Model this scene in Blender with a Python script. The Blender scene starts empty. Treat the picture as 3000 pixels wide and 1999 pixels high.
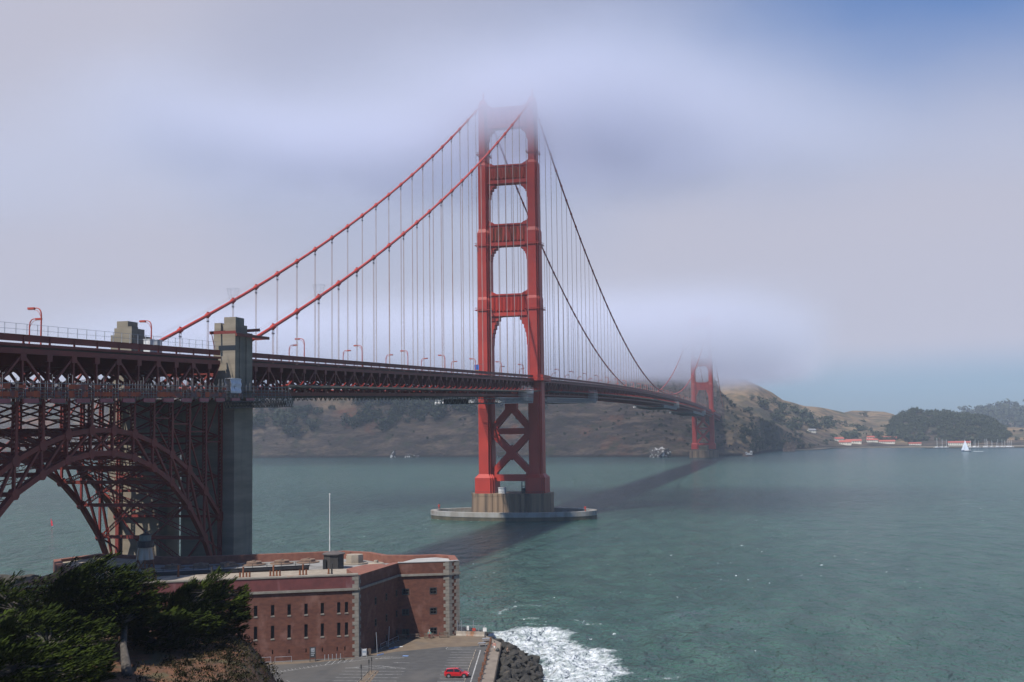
import bpy, bmesh, math, random
import numpy as np
from mathutils import Vector, Matrix
R = math.radians
S = bpy.context.scene
COL = S.collection
random.seed(7)

# ------------------------------------------------------------------ camera, sky, sun, exposure
CAM = Vector((149.363, -607.832, 46.119))
cd = bpy.data.cameras.new("Camera"); cam = bpy.data.objects.new("Camera", cd); COL.objects.link(cam)
yaw, pitch, roll = -0.23986, 0.07685, -0.01272
F = Vector((math.cos(pitch)*math.sin(yaw), math.cos(pitch)*math.cos(yaw), math.sin(pitch)))
Rt = Vector((math.cos(yaw), -math.sin(yaw), 0)); Up = Rt.cross(F)
R2 = Rt*math.cos(roll) + Up*math.sin(roll); U2 = -Rt*math.sin(roll) + Up*math.cos(roll)
m = Matrix((R2, U2, -F)).transposed().to_4x4(); m.translation = CAM
cam.matrix_world = m
cd.sensor_width = 36; cd.lens = 36*3421.97/3000; cd.clip_start = 1; cd.clip_end = 30000
S.camera = cam

SUN_TO = Vector((-0.29, -0.64, 1.0)).normalized()
world = bpy.data.worlds.new("World"); S.world = world; world.use_nodes = True
wt = world.node_tree; wt.nodes.clear()
def N(t, typ, **kw):
    n = t.nodes.new(typ)
    for k, v in kw.items(): setattr(n, k, v)
    return n
sky = N(wt, 'ShaderNodeTexSky', sky_type='NISHITA', sun_disc=False)
sky.sun_elevation = math.asin(SUN_TO.z); sky.sun_rotation = math.atan2(SUN_TO.x, SUN_TO.y)
sky.air_density = 1.3; sky.dust_density = 0.6; sky.ozone_density = 2.0
bg = N(wt, 'ShaderNodeBackground'); bg.inputs[1].default_value = 0.068
wo = N(wt, 'ShaderNodeOutputWorld')
# broken high cloud: pale grey-lavender patches by sky direction
tc = N(wt, 'ShaderNodeTexCoord')
cn = N(wt, 'ShaderNodeTexNoise'); cn.inputs['Scale'].default_value = 1.9; cn.inputs['Detail'].default_value = 5; cn.inputs['Roughness'].default_value = 0.45
mp = N(wt, 'ShaderNodeMapping'); mp.inputs['Scale'].default_value = (1, 1, 2.6); mp.inputs['Location'].default_value = (0.35, 0.1, 0.2)
wt.links.new(tc.outputs['Generated'], mp.inputs[0]); wt.links.new(mp.outputs[0], cn.inputs['Vector'])
sx = N(wt, 'ShaderNodeSeparateXYZ'); wt.links.new(tc.outputs['Generated'], sx.inputs[0])
def wmath(op, a, b, clamp=False):
    n = N(wt, 'ShaderNodeMath', operation=op, use_clamp=clamp)
    for i, v in enumerate((a, b)):
        if isinstance(v, (int, float)): n.inputs[i].default_value = v
        else: wt.links.new(v, n.inputs[i])
    return n.outputs[0]
# cloud cover: nearly closed to the north-west, opening high in the north-east, a clear strip above the bay hills
def wr(v, a, b, smooth=True):
    n = N(wt, 'ShaderNodeMapRange', interpolation_type='SMOOTHSTEP' if smooth else 'LINEAR'); n.inputs[1].default_value = a; n.inputs[2].default_value = b; wt.links.new(v, n.inputs[0]); return n.outputs[0]
wob = wmath('MULTIPLY', wmath('SUBTRACT', cn.outputs[0], 0.5), 1.0)
xx = wmath('ADD', sx.outputs[0], wmath('MULTIPLY', wob, .35)); zz_w = wmath('ADD', sx.outputs[2], wmath('MULTIPLY', wob, .16))
open_ = wmath('MULTIPLY', wr(xx, -.33, .16), wr(zz_w, .16, .36))
gap = wmath('MULTIPLY', wr(sx.outputs[0], -.14, -.03), wr(wmath('ADD', sx.outputs[2], wmath('MULTIPLY', wob, .03)), .075, .030))
dt = N(wt, 'ShaderNodeVectorMath', operation='DOT_PRODUCT'); wt.links.new(tc.outputs['Generated'], dt.inputs[0]); dt.inputs[1].default_value = (-.30, .91, .285)
hole = wr(wmath('ADD', dt.outputs['Value'], wmath('MULTIPLY', wob, .02)), .970, 1.0)
cov = wmath('SUBTRACT', wmath('SUBTRACT', .97, wmath('MULTIPLY', open_, .9)), wmath('ADD', wmath('MULTIPLY', gap, .85), wmath('MULTIPLY', hole, .22)))
cov = wmath('MAXIMUM', cov, 0.0)
nth = N(wt, 'ShaderNodeMapRange', interpolation_type='SMOOTHSTEP'); nth.inputs[1].default_value = -.1; nth.inputs[2].default_value = .5; wt.links.new(sx.outputs[1], nth.inputs[0]); cov = wmath('MULTIPLY', cov, nth.outputs[0])
mx = N(wt, 'ShaderNodeMixRGB'); mx.inputs[2].default_value = (6.15, 6.15, 7.4, 1)
tint = N(wt, 'ShaderNodeMixRGB', blend_type='MULTIPLY'); tint.inputs[0].default_value = 1; lowt = N(wt, 'ShaderNodeMixRGB'); lowt.inputs[1].default_value = (.36, .62, 1.15, 1); lowt.inputs[2].default_value = (.52, .80, 1.25, 1); wt.links.new(wr(sx.outputs[2], .02, .2), lowt.inputs[0]); wt.links.new(lowt.outputs[0], tint.inputs[2]); wt.links.new(sky.outputs[0], tint.inputs[1])
wt.links.new(cov, mx.inputs[0]); wt.links.new(tint.outputs[0], mx.inputs[1])
wt.links.new(mx.outputs[0], bg.inputs[0]); wt.links.new(bg.outputs[0], wo.inputs[0])

sl = bpy.data.lights.new("Sun", 'SUN'); sl.energy = 4.7; sl.angle = R(0.55); sl.color = (1, 0.95, 0.87)
so = bpy.data.objects.new("Sun", sl); COL.objects.link(so)
so.rotation_euler = (-SUN_TO).to_track_quat('-Z', 'Y').to_euler(); so.location = (0, -300, 600)

vs = S.view_settings; vs.view_transform = 'Standard'; vs.look = 'None'; vs.exposure = 0.35; vs.gamma = 1
S.cycles.max_bounces = 10; S.cycles.diffuse_bounces = 3; S.cycles.glossy_bounces = 3; S.cycles.transmission_bounces = 4
S.cycles.transparent_max_bounces = 16; S.cycles.volume_bounces = 6
S.cycles.use_denoising = True; S.cycles.sample_clamp_indirect = 4

# ------------------------------------------------------------------ helpers
class MB:
    """collects vertices and faces for one mesh"""
    def __init__(s): s.v = []; s.f = []; s.mi = []; s.cur = 0
    def add(s, vs, fs):
        o = len(s.v); s.v += [tuple(p) for p in vs]
        for f in fs: s.f.append(tuple(o+i for i in f)); s.mi.append(s.cur)
        return s
    def box(s, x0, x1, y0, y1, z0, z1):
        return s.add([(x0,y0,z0),(x1,y0,z0),(x1,y1,z0),(x0,y1,z0),(x0,y0,z1),(x1,y0,z1),(x1,y1,z1),(x0,y1,z1)],
                     [(0,3,2,1),(4,5,6,7),(0,1,5,4),(1,2,6,5),(2,3,7,6),(3,0,4,7)])
    def bar(s, p, q, w, h=None, up=(0,0,1)):
        h = h or w; p = Vector(p); q = Vector(q); d = (q-p)
        if d.length < 1e-6: return s
        d.normalize(); u = Vector(up)
        if abs(d.dot(u)) > 0.98: u = Vector((0,1,0))
        r = d.cross(u).normalized(); u = r.cross(d)
        a = r*w/2; b = u*h/2; vs = []
        for c in (p, q): vs += [c-a-b, c+a-b, c+a+b, c-a+b]
        return s.add(vs, [(0,3,2,1),(4,5,6,7),(0,1,5,4),(1,2,6,5),(2,3,7,6),(3,0,4,7)])
    def tube(s, pts, r, n=8, cap=True):
        pts = [Vector(p) for p in pts]; rs = r if isinstance(r, (list, tuple)) else [r]*len(pts)
        rings = []; prev = None
        for i, p in enumerate(pts):
            d = (pts[min(i+1, len(pts)-1)] - pts[max(i-1, 0)]).normalized()
            u = Vector((0,0,1)) if abs(d.z) < 0.95 else Vector((0,1,0))
            if prev is not None and abs(prev.dot(d)) < 0.95: u = prev
            a = d.cross(u).normalized(); b = a.cross(d); prev = b
            rings.append([p + (a*math.cos(t*2*math.pi/n) + b*math.sin(t*2*math.pi/n))*rs[i] for t in range(n)])
        vs = [v for g in rings for v in g]; fs = []
        for i in range(len(pts)-1):
            for t in range(n):
                fs.append((i*n+t, (i+1)*n+t, (i+1)*n+(t+1)%n, i*n+(t+1)%n))
        if cap: fs += [tuple(range(n)), tuple(range((len(pts)-1)*n, len(pts)*n))[::-1]]
        return s.add(vs, fs)
    def prism(s, poly, z0, z1, poly2=None, bottom=True):
        n = len(poly); p2 = poly2 or poly
        vs = [(p[0], p[1], z0) for p in poly] + [(p[0], p[1], z1) for p in p2]
        fs = [(i, (i+1) % n, n+(i+1) % n, n+i) for i in range(n)] + [tuple(range(n, 2*n))]
        if bottom: fs.append(tuple(range(n))[::-1])
        return s.add(vs, fs)
    def prism_y(s, poly, y0, y1):   # polygon in (x, z) extruded along y
        n = len(poly)
        vs = [(p[0], y0, p[1]) for p in poly] + [(p[0], y1, p[1]) for p in poly]
        return s.add(vs, [(i, (i+1) % n, n+(i+1) % n, n+i) for i in range(n)] + [tuple(range(n))[::-1], tuple(range(n, 2*n))])
    def cyl(s, c, r, z0, z1, n=16, r2=None):
        r2 = r if r2 is None else r2
        a = [(c[0]+r*math.cos(2*math.pi*i/n), c[1]+r*math.sin(2*math.pi*i/n)) for i in range(n)]
        b = [(c[0]+r2*math.cos(2*math.pi*i/n), c[1]+r2*math.sin(2*math.pi*i/n)) for i in range(n)]
        return s.prism(a, z0, z1, b)
    def ball(s, c, rx, ry, rz, nu=12, nv=8):
        vs = []; fs = []
        for j in range(nv+1):
            t = math.pi*j/nv
            for i in range(nu):
                p = 2*math.pi*i/nu
                vs.append((c[0]+rx*math.sin(t)*math.cos(p), c[1]+ry*math.sin(t)*math.sin(p), c[2]+rz*math.cos(t)))
        for j in range(nv):
            for i in range(nu): fs.append((j*nu+i, (j+1)*nu+i, (j+1)*nu+(i+1) % nu, j*nu+(i+1) % nu))
        return s.add(vs, fs)

ROOT = {}
def obj(name, mb, mat, parent=None, smooth=False, fix=True):
    """link a collected mesh as one object; vertices are given in world space when the thing has a base offset"""
    me = bpy.data.meshes.new(name)
    off = ROOT.get(parent.name, Vector((0,0,0))) if parent else Vector((0,0,0))
    if isinstance(mb, MB):
        me.from_pydata([(x-off.x, y-off.y, z-off.z) for x, y, z in mb.v], [], mb.f)
        mats = mat if isinstance(mat, (list, tuple)) else [mat]
        for k in mats: me.materials.append(k)
        if len(mats) > 1: me.polygons.foreach_set('material_index', mb.mi)
        if fix:
            b = bmesh.new(); b.from_mesh(me); bmesh.ops.recalc_face_normals(b, faces=b.faces); b.to_mesh(me); b.free()
    if smooth: me.polygons.foreach_set('use_smooth', [True]*len(me.polygons))
    o = bpy.data.objects.new(name, me); COL.objects.link(o)
    if parent:
        o.parent = parent; ROOT[o.name] = off
    return o
def tag(o, label=None, cat=None, group=None, kind=None):
    if label: o['label'] = label
    if cat: o['category'] = cat
    if group: o['group'] = group
    if kind: o['kind'] = kind
    return o
def thing(name, label, cat, base=(0,0,0), group=None, local=False):
    o = bpy.data.objects.new(name, None); COL.objects.link(o); o.location = base
    o.empty_display_size = 1
    ROOT[o.name] = Vector((0,0,0)) if local else Vector(base)
    return tag(o, label, cat, group)
def kids(o): return [c for c in bpy.data.objects if c.parent == o]
def dup(root, loc, rotz=0, label=None, group=None, scale=None, pos=None):
    ks = root.get('_k')
    c = root.copy(); COL.objects.link(c); c.location = loc; c.rotation_euler = (0, 0, rotz)
    if scale: c.scale = scale if isinstance(scale, (tuple, list)) else (scale,)*3
    if label: c['label'] = label
    if group: c['group'] = group
    for ch in root.children:
        d = ch.copy(); COL.objects.link(d); d.parent = c
        for g in ch.children:
            e = g.copy(); COL.objects.link(e); e.parent = d
    return c

# value noise
_rng = np.random.RandomState(3); _tab = _rng.rand(256, 256)
def vnoise(x, y):
    xi = np.floor(x).astype(int); yi = np.floor(y).astype(int); fx = x-xi; fy = y-yi
    fx = fx*fx*(3-2*fx); fy = fy*fy*(3-2*fy)
    a = _tab[xi % 256, yi % 256]; b = _tab[(xi+1) % 256, yi % 256]; c = _tab[xi % 256, (yi+1) % 256]; d = _tab[(xi+1) % 256, (yi+1) % 256]
    return (a*(1-fx)+b*fx)*(1-fy) + (c*(1-fx)+d*fx)*fy
def fbm(x, y, o=5, g=0.5):
    s = 0; a = 1; t = 0
    for i in range(o): s = s + a*vnoise(x*2**i+13.7*i, y*2**i+5.1*i); t += a; a *= g
    return s/t - 0.5
def ridged(x, y, o=4):
    s = 0; a = 1; t = 0
    for i in range(o): s = s + a*(1-abs(2*vnoise(x*2**i+3.1*i, y*2**i+9.7*i)-1)); t += a; a *= 0.5
    return s/t

# ------------------------------------------------------------------ materials
def MAT(name, c1, c2=None, scale=1.0, rough=0.7, metal=0.0, bump=0.0, stretch=(1,1,1), detail=6, lo=0.35, hi=0.65,
        c3=None, scale3=0.2, lo3=0.55, hi3=0.7, stretch3=(1,1,1), world_pos=True, spec=0.5, bscale=None, coat=0.0):
    m = bpy.data.materials.new(name); m.use_nodes = True; t = m.node_tree
    p = t.nodes['Principled BSDF']; p.inputs['Roughness'].default_value = rough; p.inputs['Metallic'].default_value = metal
    p.inputs['Specular IOR Level'].default_value = spec; p.inputs['Coat Weight'].default_value = coat
    co = N(t, 'ShaderNodeNewGeometry').outputs['Position'] if world_pos else N(t, 'ShaderNodeTexCoord').outputs['Object']
    def noise(sc, st, det=detail):
        mp = N(t, 'ShaderNodeMapping'); mp.inputs['Scale'].default_value = st
        n = N(t, 'ShaderNodeTexNoise'); n.inputs['Scale'].default_value = sc; n.inputs['Detail'].default_value = det
        t.links.new(co, mp.inputs[0]); t.links.new(mp.outputs[0], n.inputs['Vector']); return n.outputs[0]
    def ramp(v, a, b):
        r = N(t, 'ShaderNodeMapRange'); r.inputs[1].default_value = a; r.inputs[2].default_value = b
        t.links.new(v, r.inputs[0]); return r.outputs[0]
    col = None
    if c2 is not None:
        nz = noise(scale, stretch)
        mx = N(t, 'ShaderNodeMixRGB'); mx.inputs[1].default_value = (*c1, 1); mx.inputs[2].default_value = (*c2, 1)
        t.links.new(ramp(nz, lo, hi), mx.inputs[0]); col = mx.outputs[0]
    if c3 is not None:
        n3 = noise(scale3, stretch3)
        mx = N(t, 'ShaderNodeMixRGB'); mx.inputs[2].default_value = (*c3, 1); t.links.new(ramp(n3, lo3, hi3), mx.inputs[0])
        if col: t.links.new(col, mx.inputs[1])
        else: mx.inputs[1].default_value = (*c1, 1)
        col = mx.outputs[0]
    if col: t.links.new(col, p.inputs['Base Color'])
    else: p.inputs['Base Color'].default_value = (*c1, 1)
    if bump:
        b = N(t, 'ShaderNodeBump'); b.inputs['Strength'].default_value = min(1, bump); b.inputs['Distance'].default_value = max(0.05, bump*0.3)
        t.links.new(noise(bscale or scale*2, stretch), b.inputs['Height']); t.links.new(b.outputs[0], p.inputs['Normal'])
    return m
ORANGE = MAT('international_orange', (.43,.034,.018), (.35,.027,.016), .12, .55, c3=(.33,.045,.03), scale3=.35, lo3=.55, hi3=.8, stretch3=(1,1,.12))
ORANGE_DK = MAT('shaded_orange', (.18,.022,.014), (.13,.017,.012), .25, .6, c3=(.12,.02,.015), scale3=.5, lo3=.55, hi3=.8, stretch3=(1,1,.3))  # bridge paint darkened: shade on arch and deck put into the colour
RUSTP = MAT('rust_streaked_orange', (.40,.045,.027), (.16,.045,.02), .9, .7, stretch=(1,1,.12), lo=.42, hi=.62)
CABLE = MAT('cable_orange', (.43,.045,.028), (.36,.036,.024), .3, .5)
ROPE = MAT('suspender_rope', (.40,.32,.30), (.32,.20,.18), .2, .5)
CONC = MAT('board_marked_concrete', (.24,.205,.155), (.165,.14,.105), .5, .85, bump=.15, stretch=(.15,.15,1), c3=(.13,.115,.095), scale3=.25, lo3=.52, hi3=.75, stretch3=(1,1,.12))
CONC_PIER = MAT('stained_pier_concrete', (.25,.17,.108), (.17,.115,.074), .45, .85, stretch=(1,1,.04), c3=(.075,.055,.04), scale3=.22, lo3=.52, hi3=.66, stretch3=(1,1,.04))
CONC_FEND = MAT('fender_concrete', (.30,.29,.27), (.22,.20,.17), .3, .85, stretch=(1,1,.3), c3=(.16,.10,.07), scale3=.1, lo3=.6, hi3=.75)
ALGAE = MAT('wet_algae_concrete', (.10,.085,.05), (.05,.045,.03), .3, .6, stretch=(1,1,.3))
CONC_WHITE = MAT('pale_roof_concrete', (.36,.355,.34), (.28,.275,.26), .5, .9, c3=(.25,.24,.22), scale3=.25, lo3=.58, hi3=.8)
BEIGE = MAT('roof_screed', (.30,.255,.20), (.24,.20,.155), .6, .9, c3=(.17,.14,.11), scale3=.3, lo3=.55, hi3=.8)
STONE = MAT('granite_trim', (.225,.20,.165), (.165,.145,.118), 1.2, .85, c3=(.22,.12,.07), scale3=.35, lo3=.62, hi3=.8)
BRICK = MAT('red_brick', (.125,.045,.027), (.085,.030,.020), .9, .88, stretch=(1,1,2.2), bump=.25, bscale=6, c3=(.20,.10,.075), scale3=.42, lo3=.54, hi3=.80, stretch3=(1,1,.7))
BRICK2 = MAT('painted_brick_parapet', (.135,.036,.034), (.10,.028,.027), .8, .88, bump=.2, bscale=6, c3=(.24,.14,.14), scale3=.4, lo3=.58, hi3=.8, stretch3=(1,1,.25))
BRICKTOP = MAT('brick_parapet_top', (.21,.085,.055), (.16,.06,.042), 1.0, .9)
DARK = MAT('dark_opening', (.008,.008,.009), None, rough=.6)
FRAME = MAT('dark_window_frame', (.03,.028,.027), None, rough=.6)
ASPH = MAT('asphalt', (.064,.062,.060), (.046,.045,.044), .55, .9, c3=(.090,.082,.073), scale3=.13, lo3=.46, hi3=.72, stretch3=(1,.35,1), bump=.1, bscale=9)
DIRT = MAT('sandy_dirt', (.15,.112,.075), (.11,.08,.055), .5, .95, c3=(.105,.09,.075), scale3=.3, lo3=.56, hi3=.75)
PATH = MAT('seawall_path_concrete', (.20,.165,.13), (.155,.125,.10), .5, .9, c3=(.11,.085,.065), scale3=.4, lo3=.56, hi3=.75)
WHITEP = MAT('white_paint', (.62,.62,.60), (.45,.44,.42), 2.0, .7)
BLUEP = MAT('blue_paint', (.10,.20,.42), (.16,.24,.38), 2.0, .7)
STEEL = MAT('galvanised_steel', (.42,.43,.45), (.30,.31,.33), 1.5, .45, metal=.5)
DKSTEEL = MAT('dark_steel', (.035,.033,.032), None, rough=.6)
WOOD = MAT('weathered_timber', (.16,.11,.075), (.10,.07,.05), 2, .85)
WOODRED = MAT('rusty_timber_post', (.20,.085,.045), (.11,.055,.035), 2, .85)
RUST = MAT('rusted_iron', (.22,.075,.03), (.12,.045,.022), 1.5, .85)
NETO = MAT('orange_debris_net', (.40,.085,.03), (.22,.05,.03), .5, .85, c3=(.12,.08,.08), scale3=.25, lo3=.5, hi3=.62)
TARP = MAT('white_tarp', (.66,.67,.72), (.52,.53,.58), .8, .8)
ROCK = MAT('riprap_rock', (.040,.036,.030), (.018,.017,.015), .9, .9, bump=.6, bscale=2.5, c3=(.085,.068,.048), scale3=.35, lo3=.58, hi3=.72)
BARK = MAT('grey_cypress_bark', (.085,.072,.06), (.04,.035,.03), 2.5, .95, stretch=(1,1,.2), bump=.5)
LEAFA = MAT('cypress_foliage', (.030,.042,.006), (.011,.018,.004), .55, .85, lo=.4, hi=.62, spec=.05, c3=(.050,.070,.010), scale3=.28, lo3=.55, hi3=.7)
LEAFF = MAT('distant_foliage', (.050,.060,.036), (.034,.044,.028), .03, .9, spec=.1)

# ------------------------------------------------------------------ water
def water_mat():
    m = bpy.data.materials.new('sea_water'); m.use_nodes = True; t = m.node_tree; p = t.nodes['Principled BSDF']
    pos = N(t, 'ShaderNodeNewGeometry').outputs['Position']
    def noise(sc, st=(1,1,1), det=4, rot=0.4, rough=.5):
        mp = N(t, 'ShaderNodeMapping'); mp.inputs['Scale'].default_value = st; mp.inputs['Rotation'].default_value = (0,0,rot)
        n = N(t, 'ShaderNodeTexNoise'); n.inputs['Scale'].default_value = sc; n.inputs['Detail'].default_value = det; n.inputs['Roughness'].default_value = rough
        t.links.new(pos, mp.inputs[0]); t.links.new(mp.outputs[0], n.inputs['Vector']); return n.outputs[0]
    def ramp(v, a, b, c=0, d=1):
        r = N(t, 'ShaderNodeMapRange'); r.inputs[1].default_value = a; r.inputs[2].default_value = b; r.inputs[3].default_value = c; r.inputs[4].default_value = d
        t.links.new(v, r.inputs[0]); return r.outputs[0]
    def mix(f, a, b):
        n = N(t, 'ShaderNodeMixRGB')
        t.links.new(f, n.inputs[0])
        for i, c in ((1, a), (2, b)):
            if isinstance(c, tuple): n.inputs[i].default_value = (*c, 1)
            else: t.links.new(c, n.inputs[i])
        return n.outputs[0]
    def mul(a, b):
        n = N(t, 'ShaderNodeMath', operation='MULTIPLY'); t.links.new(a, n.inputs[0])
        if isinstance(b, float): n.inputs[1].default_value = b
        else: t.links.new(b, n.inputs[1])
        return n.outputs[0]
    sp = N(t, 'ShaderNodeSeparateXYZ'); t.links.new(pos, sp.inputs[0])
    col = mix(ramp(noise(.006, (1,.35,1), 3), .4, .62), (.050,.116,.094), (.058,.120,.096))       # current patches
    col = mix(ramp(noise(.02, (1,.3,1), 4, .3), .45, .68), col, (.042,.100,.088))
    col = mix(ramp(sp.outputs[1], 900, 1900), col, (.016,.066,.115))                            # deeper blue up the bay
    # small whitecaps, in patches
    cap = mul(ramp(noise(.45, (1,.33,1), 5, .5, .62), .675, .72), ramp(noise(.010, (1,.4,1), 3), .46, .58))
    at = N(t, 'ShaderNodeAttribute', attribute_name='foam').outputs['Fac']                          # surf round the rocks
    lace = noise(.55, (1,.5,1), 12, .2, .74)
    f1 = N(t, 'ShaderNodeMath', operation='ADD'); t.links.new(at, f1.inputs[0]); t.links.new(lace, f1.inputs[1])
    surf = ramp(f1.outputs[0], .97, 1.28)
    mxm = N(t, 'ShaderNodeMath', operation='MAXIMUM'); t.links.new(cap, mxm.inputs[0]); t.links.new(surf, mxm.inputs[1])
    facet = noise(.11, (1,.38,1), 6, .45, .62); col = mix(ramp(facet, .36, .66), (.028,.072,.062), col)  # darker wave faces: shade and reflection of the chop painted into the colour
    milky = mix(mul(at, .55), col, (.10,.16,.14))
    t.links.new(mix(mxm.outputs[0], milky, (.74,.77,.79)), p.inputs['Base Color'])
    t.links.new(ramp(mxm.outputs[0], 0, 1, .16, .9), p.inputs['Roughness'])
    p.inputs['IOR'].default_value = 1.33; p.inputs['Specular IOR Level'].default_value = .2
    b0 = N(t, 'ShaderNodeBump'); b0.inputs['Strength'].default_value = 1; b0.inputs['Distance'].default_value = 5
    t.links.new(noise(.045, (1,.45,1), 3, .35), b0.inputs['Height'])
    b1 = N(t, 'ShaderNodeBump'); b1.inputs['Strength'].default_value = 1; b1.inputs['Distance'].default_value = 6.5
    t.links.new(noise(.17, (1,.45,1), 5, .5, .6), b1.inputs['Height']); t.links.new(b0.outputs[0], b1.inputs['Normal'])
    b2 = N(t, 'ShaderNodeBump'); b2.inputs['Strength'].default_value = .8; b2.inputs['Distance'].default_value = 1.7
    t.links.new(noise(.9, (1,.5,1), 4, .2), b2.inputs['Height']); t.links.new(b1.outputs[0], b2.inputs['Normal'])
    t.links.new(b2.outputs[0], p.inputs['Normal'])
    return m
gx = np.concatenate([np.array([-3900,-2500,-1200,-600,-250,-110]), np.arange(-60, 150, 1.5), np.array([170,220,300,500,900,1800,3900])])
gy = np.concatenate([np.array([-690,-600,-500,-450]), np.arange(-420, -285, 1.5), np.array([-260,-200,-120]), np.arange(-70, 60, 2.), np.array([80,160,300,600,1000,1600,2400,3400,5900])])
X, Y = np.meshgrid(gx, gy, indexing='ij')
def seg_d(X, Y, pts):
    d = np.full(X.shape, 1e9)
    for (ax, ay), (bx, by) in zip(pts[:-1], pts[1:]):
        ux, uy = bx-ax, by-ay; L = ux*ux+uy*uy+1e-9
        t = np.clip(((X-ax)*ux+(Y-ay)*uy)/L, 0, 1)
        d = np.minimum(d, np.hypot(X-ax-t*ux, Y-ay-t*uy))
    return d
def inside(X, Y, poly):
    c = np.zeros(X.shape, bool); n = len(poly)
    for i in range(n):
        (x1, y1), (x2, y2) = poly[i], poly[(i+1) % n]
        if y1 == y2: continue
        c ^= ((y1 > Y) != (y2 > Y)) & (X < (x2-x1)*(Y-y1)/(y2-y1)+x1)
    return c
surf_poly = [(78,-352),(80,-342),(84,-336.5),(93,-336.5),(101.5,-346),(105,-357),(111.5,-359),(117.5,-374),(119,-392),(112,-430),(98,-440),(96,-380)]
dd = seg_d(X, Y, surf_poly+[surf_poly[0]]); sd = np.where(inside(X, Y, surf_poly), dd, -dd)
wob = fbm(X*.12, Y*.12, 4)*9
foam = np.clip(.24+(sd+wob)/10, 0, .66)
for pts, w, a in ([(73.8,-320.7),(73.6,-311),(74.5,-303),(77.6,-299.6),(82,-301)], 1.5, .52), ([(75.5,-325.7),(81.4,-326.4),(84,-323.5),(89.8,-326.1),(96.3,-325.6),(98.4,-329.7),(102.2,-330.4)], 1.6, .56), \
        ([(79,-336.6),(86.3,-334),(94,-335)], 1.2, .5), ([(119,-387.5),(127,-384)], 1.2, .55), ([(75,-340),(79,-333),(76,-326)], 4, .36):
    foam = np.maximum(foam, a*np.exp(-((seg_d(X, Y, pts)+wob*.25)/w)**2))
ring = np.abs(np.hypot(X/45.5, (Y)/23.5)-1)*30                  # wash along the fender's flanks
foam = np.maximum(foam, .46*np.exp(-((ring-.5)/2.2)**2)*np.clip((-X*.8-Y+10)/50, 0, 1))
nx, ny = X.shape
wv = [(float(x), float(y), 0.0) for x, y in zip(X.ravel(), Y.ravel())]
wf = [(i*ny+j, (i+1)*ny+j, (i+1)*ny+j+1, i*ny+j+1) for i in range(nx-1) for j in range(ny-1)]
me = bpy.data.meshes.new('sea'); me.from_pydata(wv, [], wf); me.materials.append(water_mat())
HZ_ = (fbm(X*.16, Y*.10, 3)*.9+fbm(X*.05+3, Y*.03, 2)*1.1)*np.clip((np.minimum.reduce([X+60, 150-X, Y+420, -285-Y]))/15, 0, 1)*(1+foam*1.2)
me.vertices.foreach_set('co', np.stack([X, Y, HZ_], -1).ravel().astype(np.float32)); me.polygons.foreach_set('use_smooth', [True]*len(me.polygons))
at = me.attributes.new('foam', 'FLOAT', 'POINT'); at.data.foreach_set('value', foam.ravel().astype(np.float32))
sea = bpy.data.objects.new('sea', me); COL.objects.link(sea); sea['kind'] = 'structure'
print('sea normals', me.polygons[0].normal)

# ------------------------------------------------------------------ the far shore
def hill_mat():
    m = bpy.data.materials.new('dry_hillside'); m.use_nodes = True; t = m.node_tree; p = t.nodes['Principled BSDF']
    p.inputs['Roughness'].default_value = .95; p.inputs['Specular IOR Level'].default_value = .1
    pos = N(t, 'ShaderNodeNewGeometry').outputs['Position']
    def noise(sc, st=(1,1,1), det=6, rot=(0,0,0), rough=.6):
        mp = N(t, 'ShaderNodeMapping'); mp.inputs['Scale'].default_value = st; mp.inputs['Rotation'].default_value = rot
        n = N(t, 'ShaderNodeTexNoise'); n.inputs['Scale'].default_value = sc; n.inputs['Detail'].default_value = det; n.inputs['Roughness'].default_value = rough
        t.links.new(pos, mp.inputs[0]); t.links.new(mp.outputs[0], n.inputs['Vector']); return n.outputs[0]
    def ramp(v, a, b):
        r = N(t, 'ShaderNodeMapRange'); r.inputs[1].default_value = a; r.inputs[2].default_value = b; t.links.new(v, r.inputs[0]); return r.outputs[0]
    def mix(f, a, b):
        n = N(t, 'ShaderNodeMixRGB'); t.links.new(f, n.inputs[0])
        for i, c in ((1, a), (2, b)):
            if isinstance(c, tuple): n.inputs[i].default_value = (*c, 1)
            else: t.links.new(c, n.inputs[i])
        return n.outputs[0]
    g = N(t, 'ShaderNodeAttribute', attribute_name='grass').outputs['Fac']
    sp = N(t, 'ShaderNodeSeparateXYZ'); t.links.new(pos, sp.inputs[0])
    rock = mix(ramp(noise(.02, (1,1,1), 8, (0,.5,0)), .38, .62), (.072,.056,.046), (.038,.033,.029))
    rock = mix(ramp(noise(.055, (.35,1,1.5), 8, (.3,.7,.4), .7), .48, .64), rock, (.145,.108,.078))    # tilted strata
    rock = mix(ramp(noise(.009, det=5), .60, .70), rock, (.15,.070,.042))                            # red chert
    scrub = mix(ramp(noise(.03, det=7), .53, .66), rock, (.045,.046,.028))
    grass = mix(ramp(noise(.035, det=7), .46, .62), (.215,.152,.092), (.085,.072,.045))
    grass = mix(ramp(noise(.008, det=3), .52, .64), grass, (.075,.072,.048))
    n2 = N(t, 'ShaderNodeMath', operation='ADD'); t.links.new(g, n2.inputs[0]); t.links.new(noise(.012, det=6), n2.inputs[1])
    c = mix(ramp(n2.outputs[0], .85, 1.1), scrub, grass)
    c = mix(ramp(sp.outputs[2], 5.5, 2.0), c, (.028,.025,.022))                                      # wet foreshore rock
    t.links.new(c, p.inputs['Base Color'])
    b = N(t, 'ShaderNodeBump'); b.inputs['Strength'].default_value = 1; b.inputs['Distance'].default_value = 17
    t.links.new(noise(.035, (.5,1,1.3), 8, (.3,.6,.4), .65), b.inputs['Height']); t.links.new(b.outputs[0], p.inputs['Normal'])
    return m
HILL = hill_mat()
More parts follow.
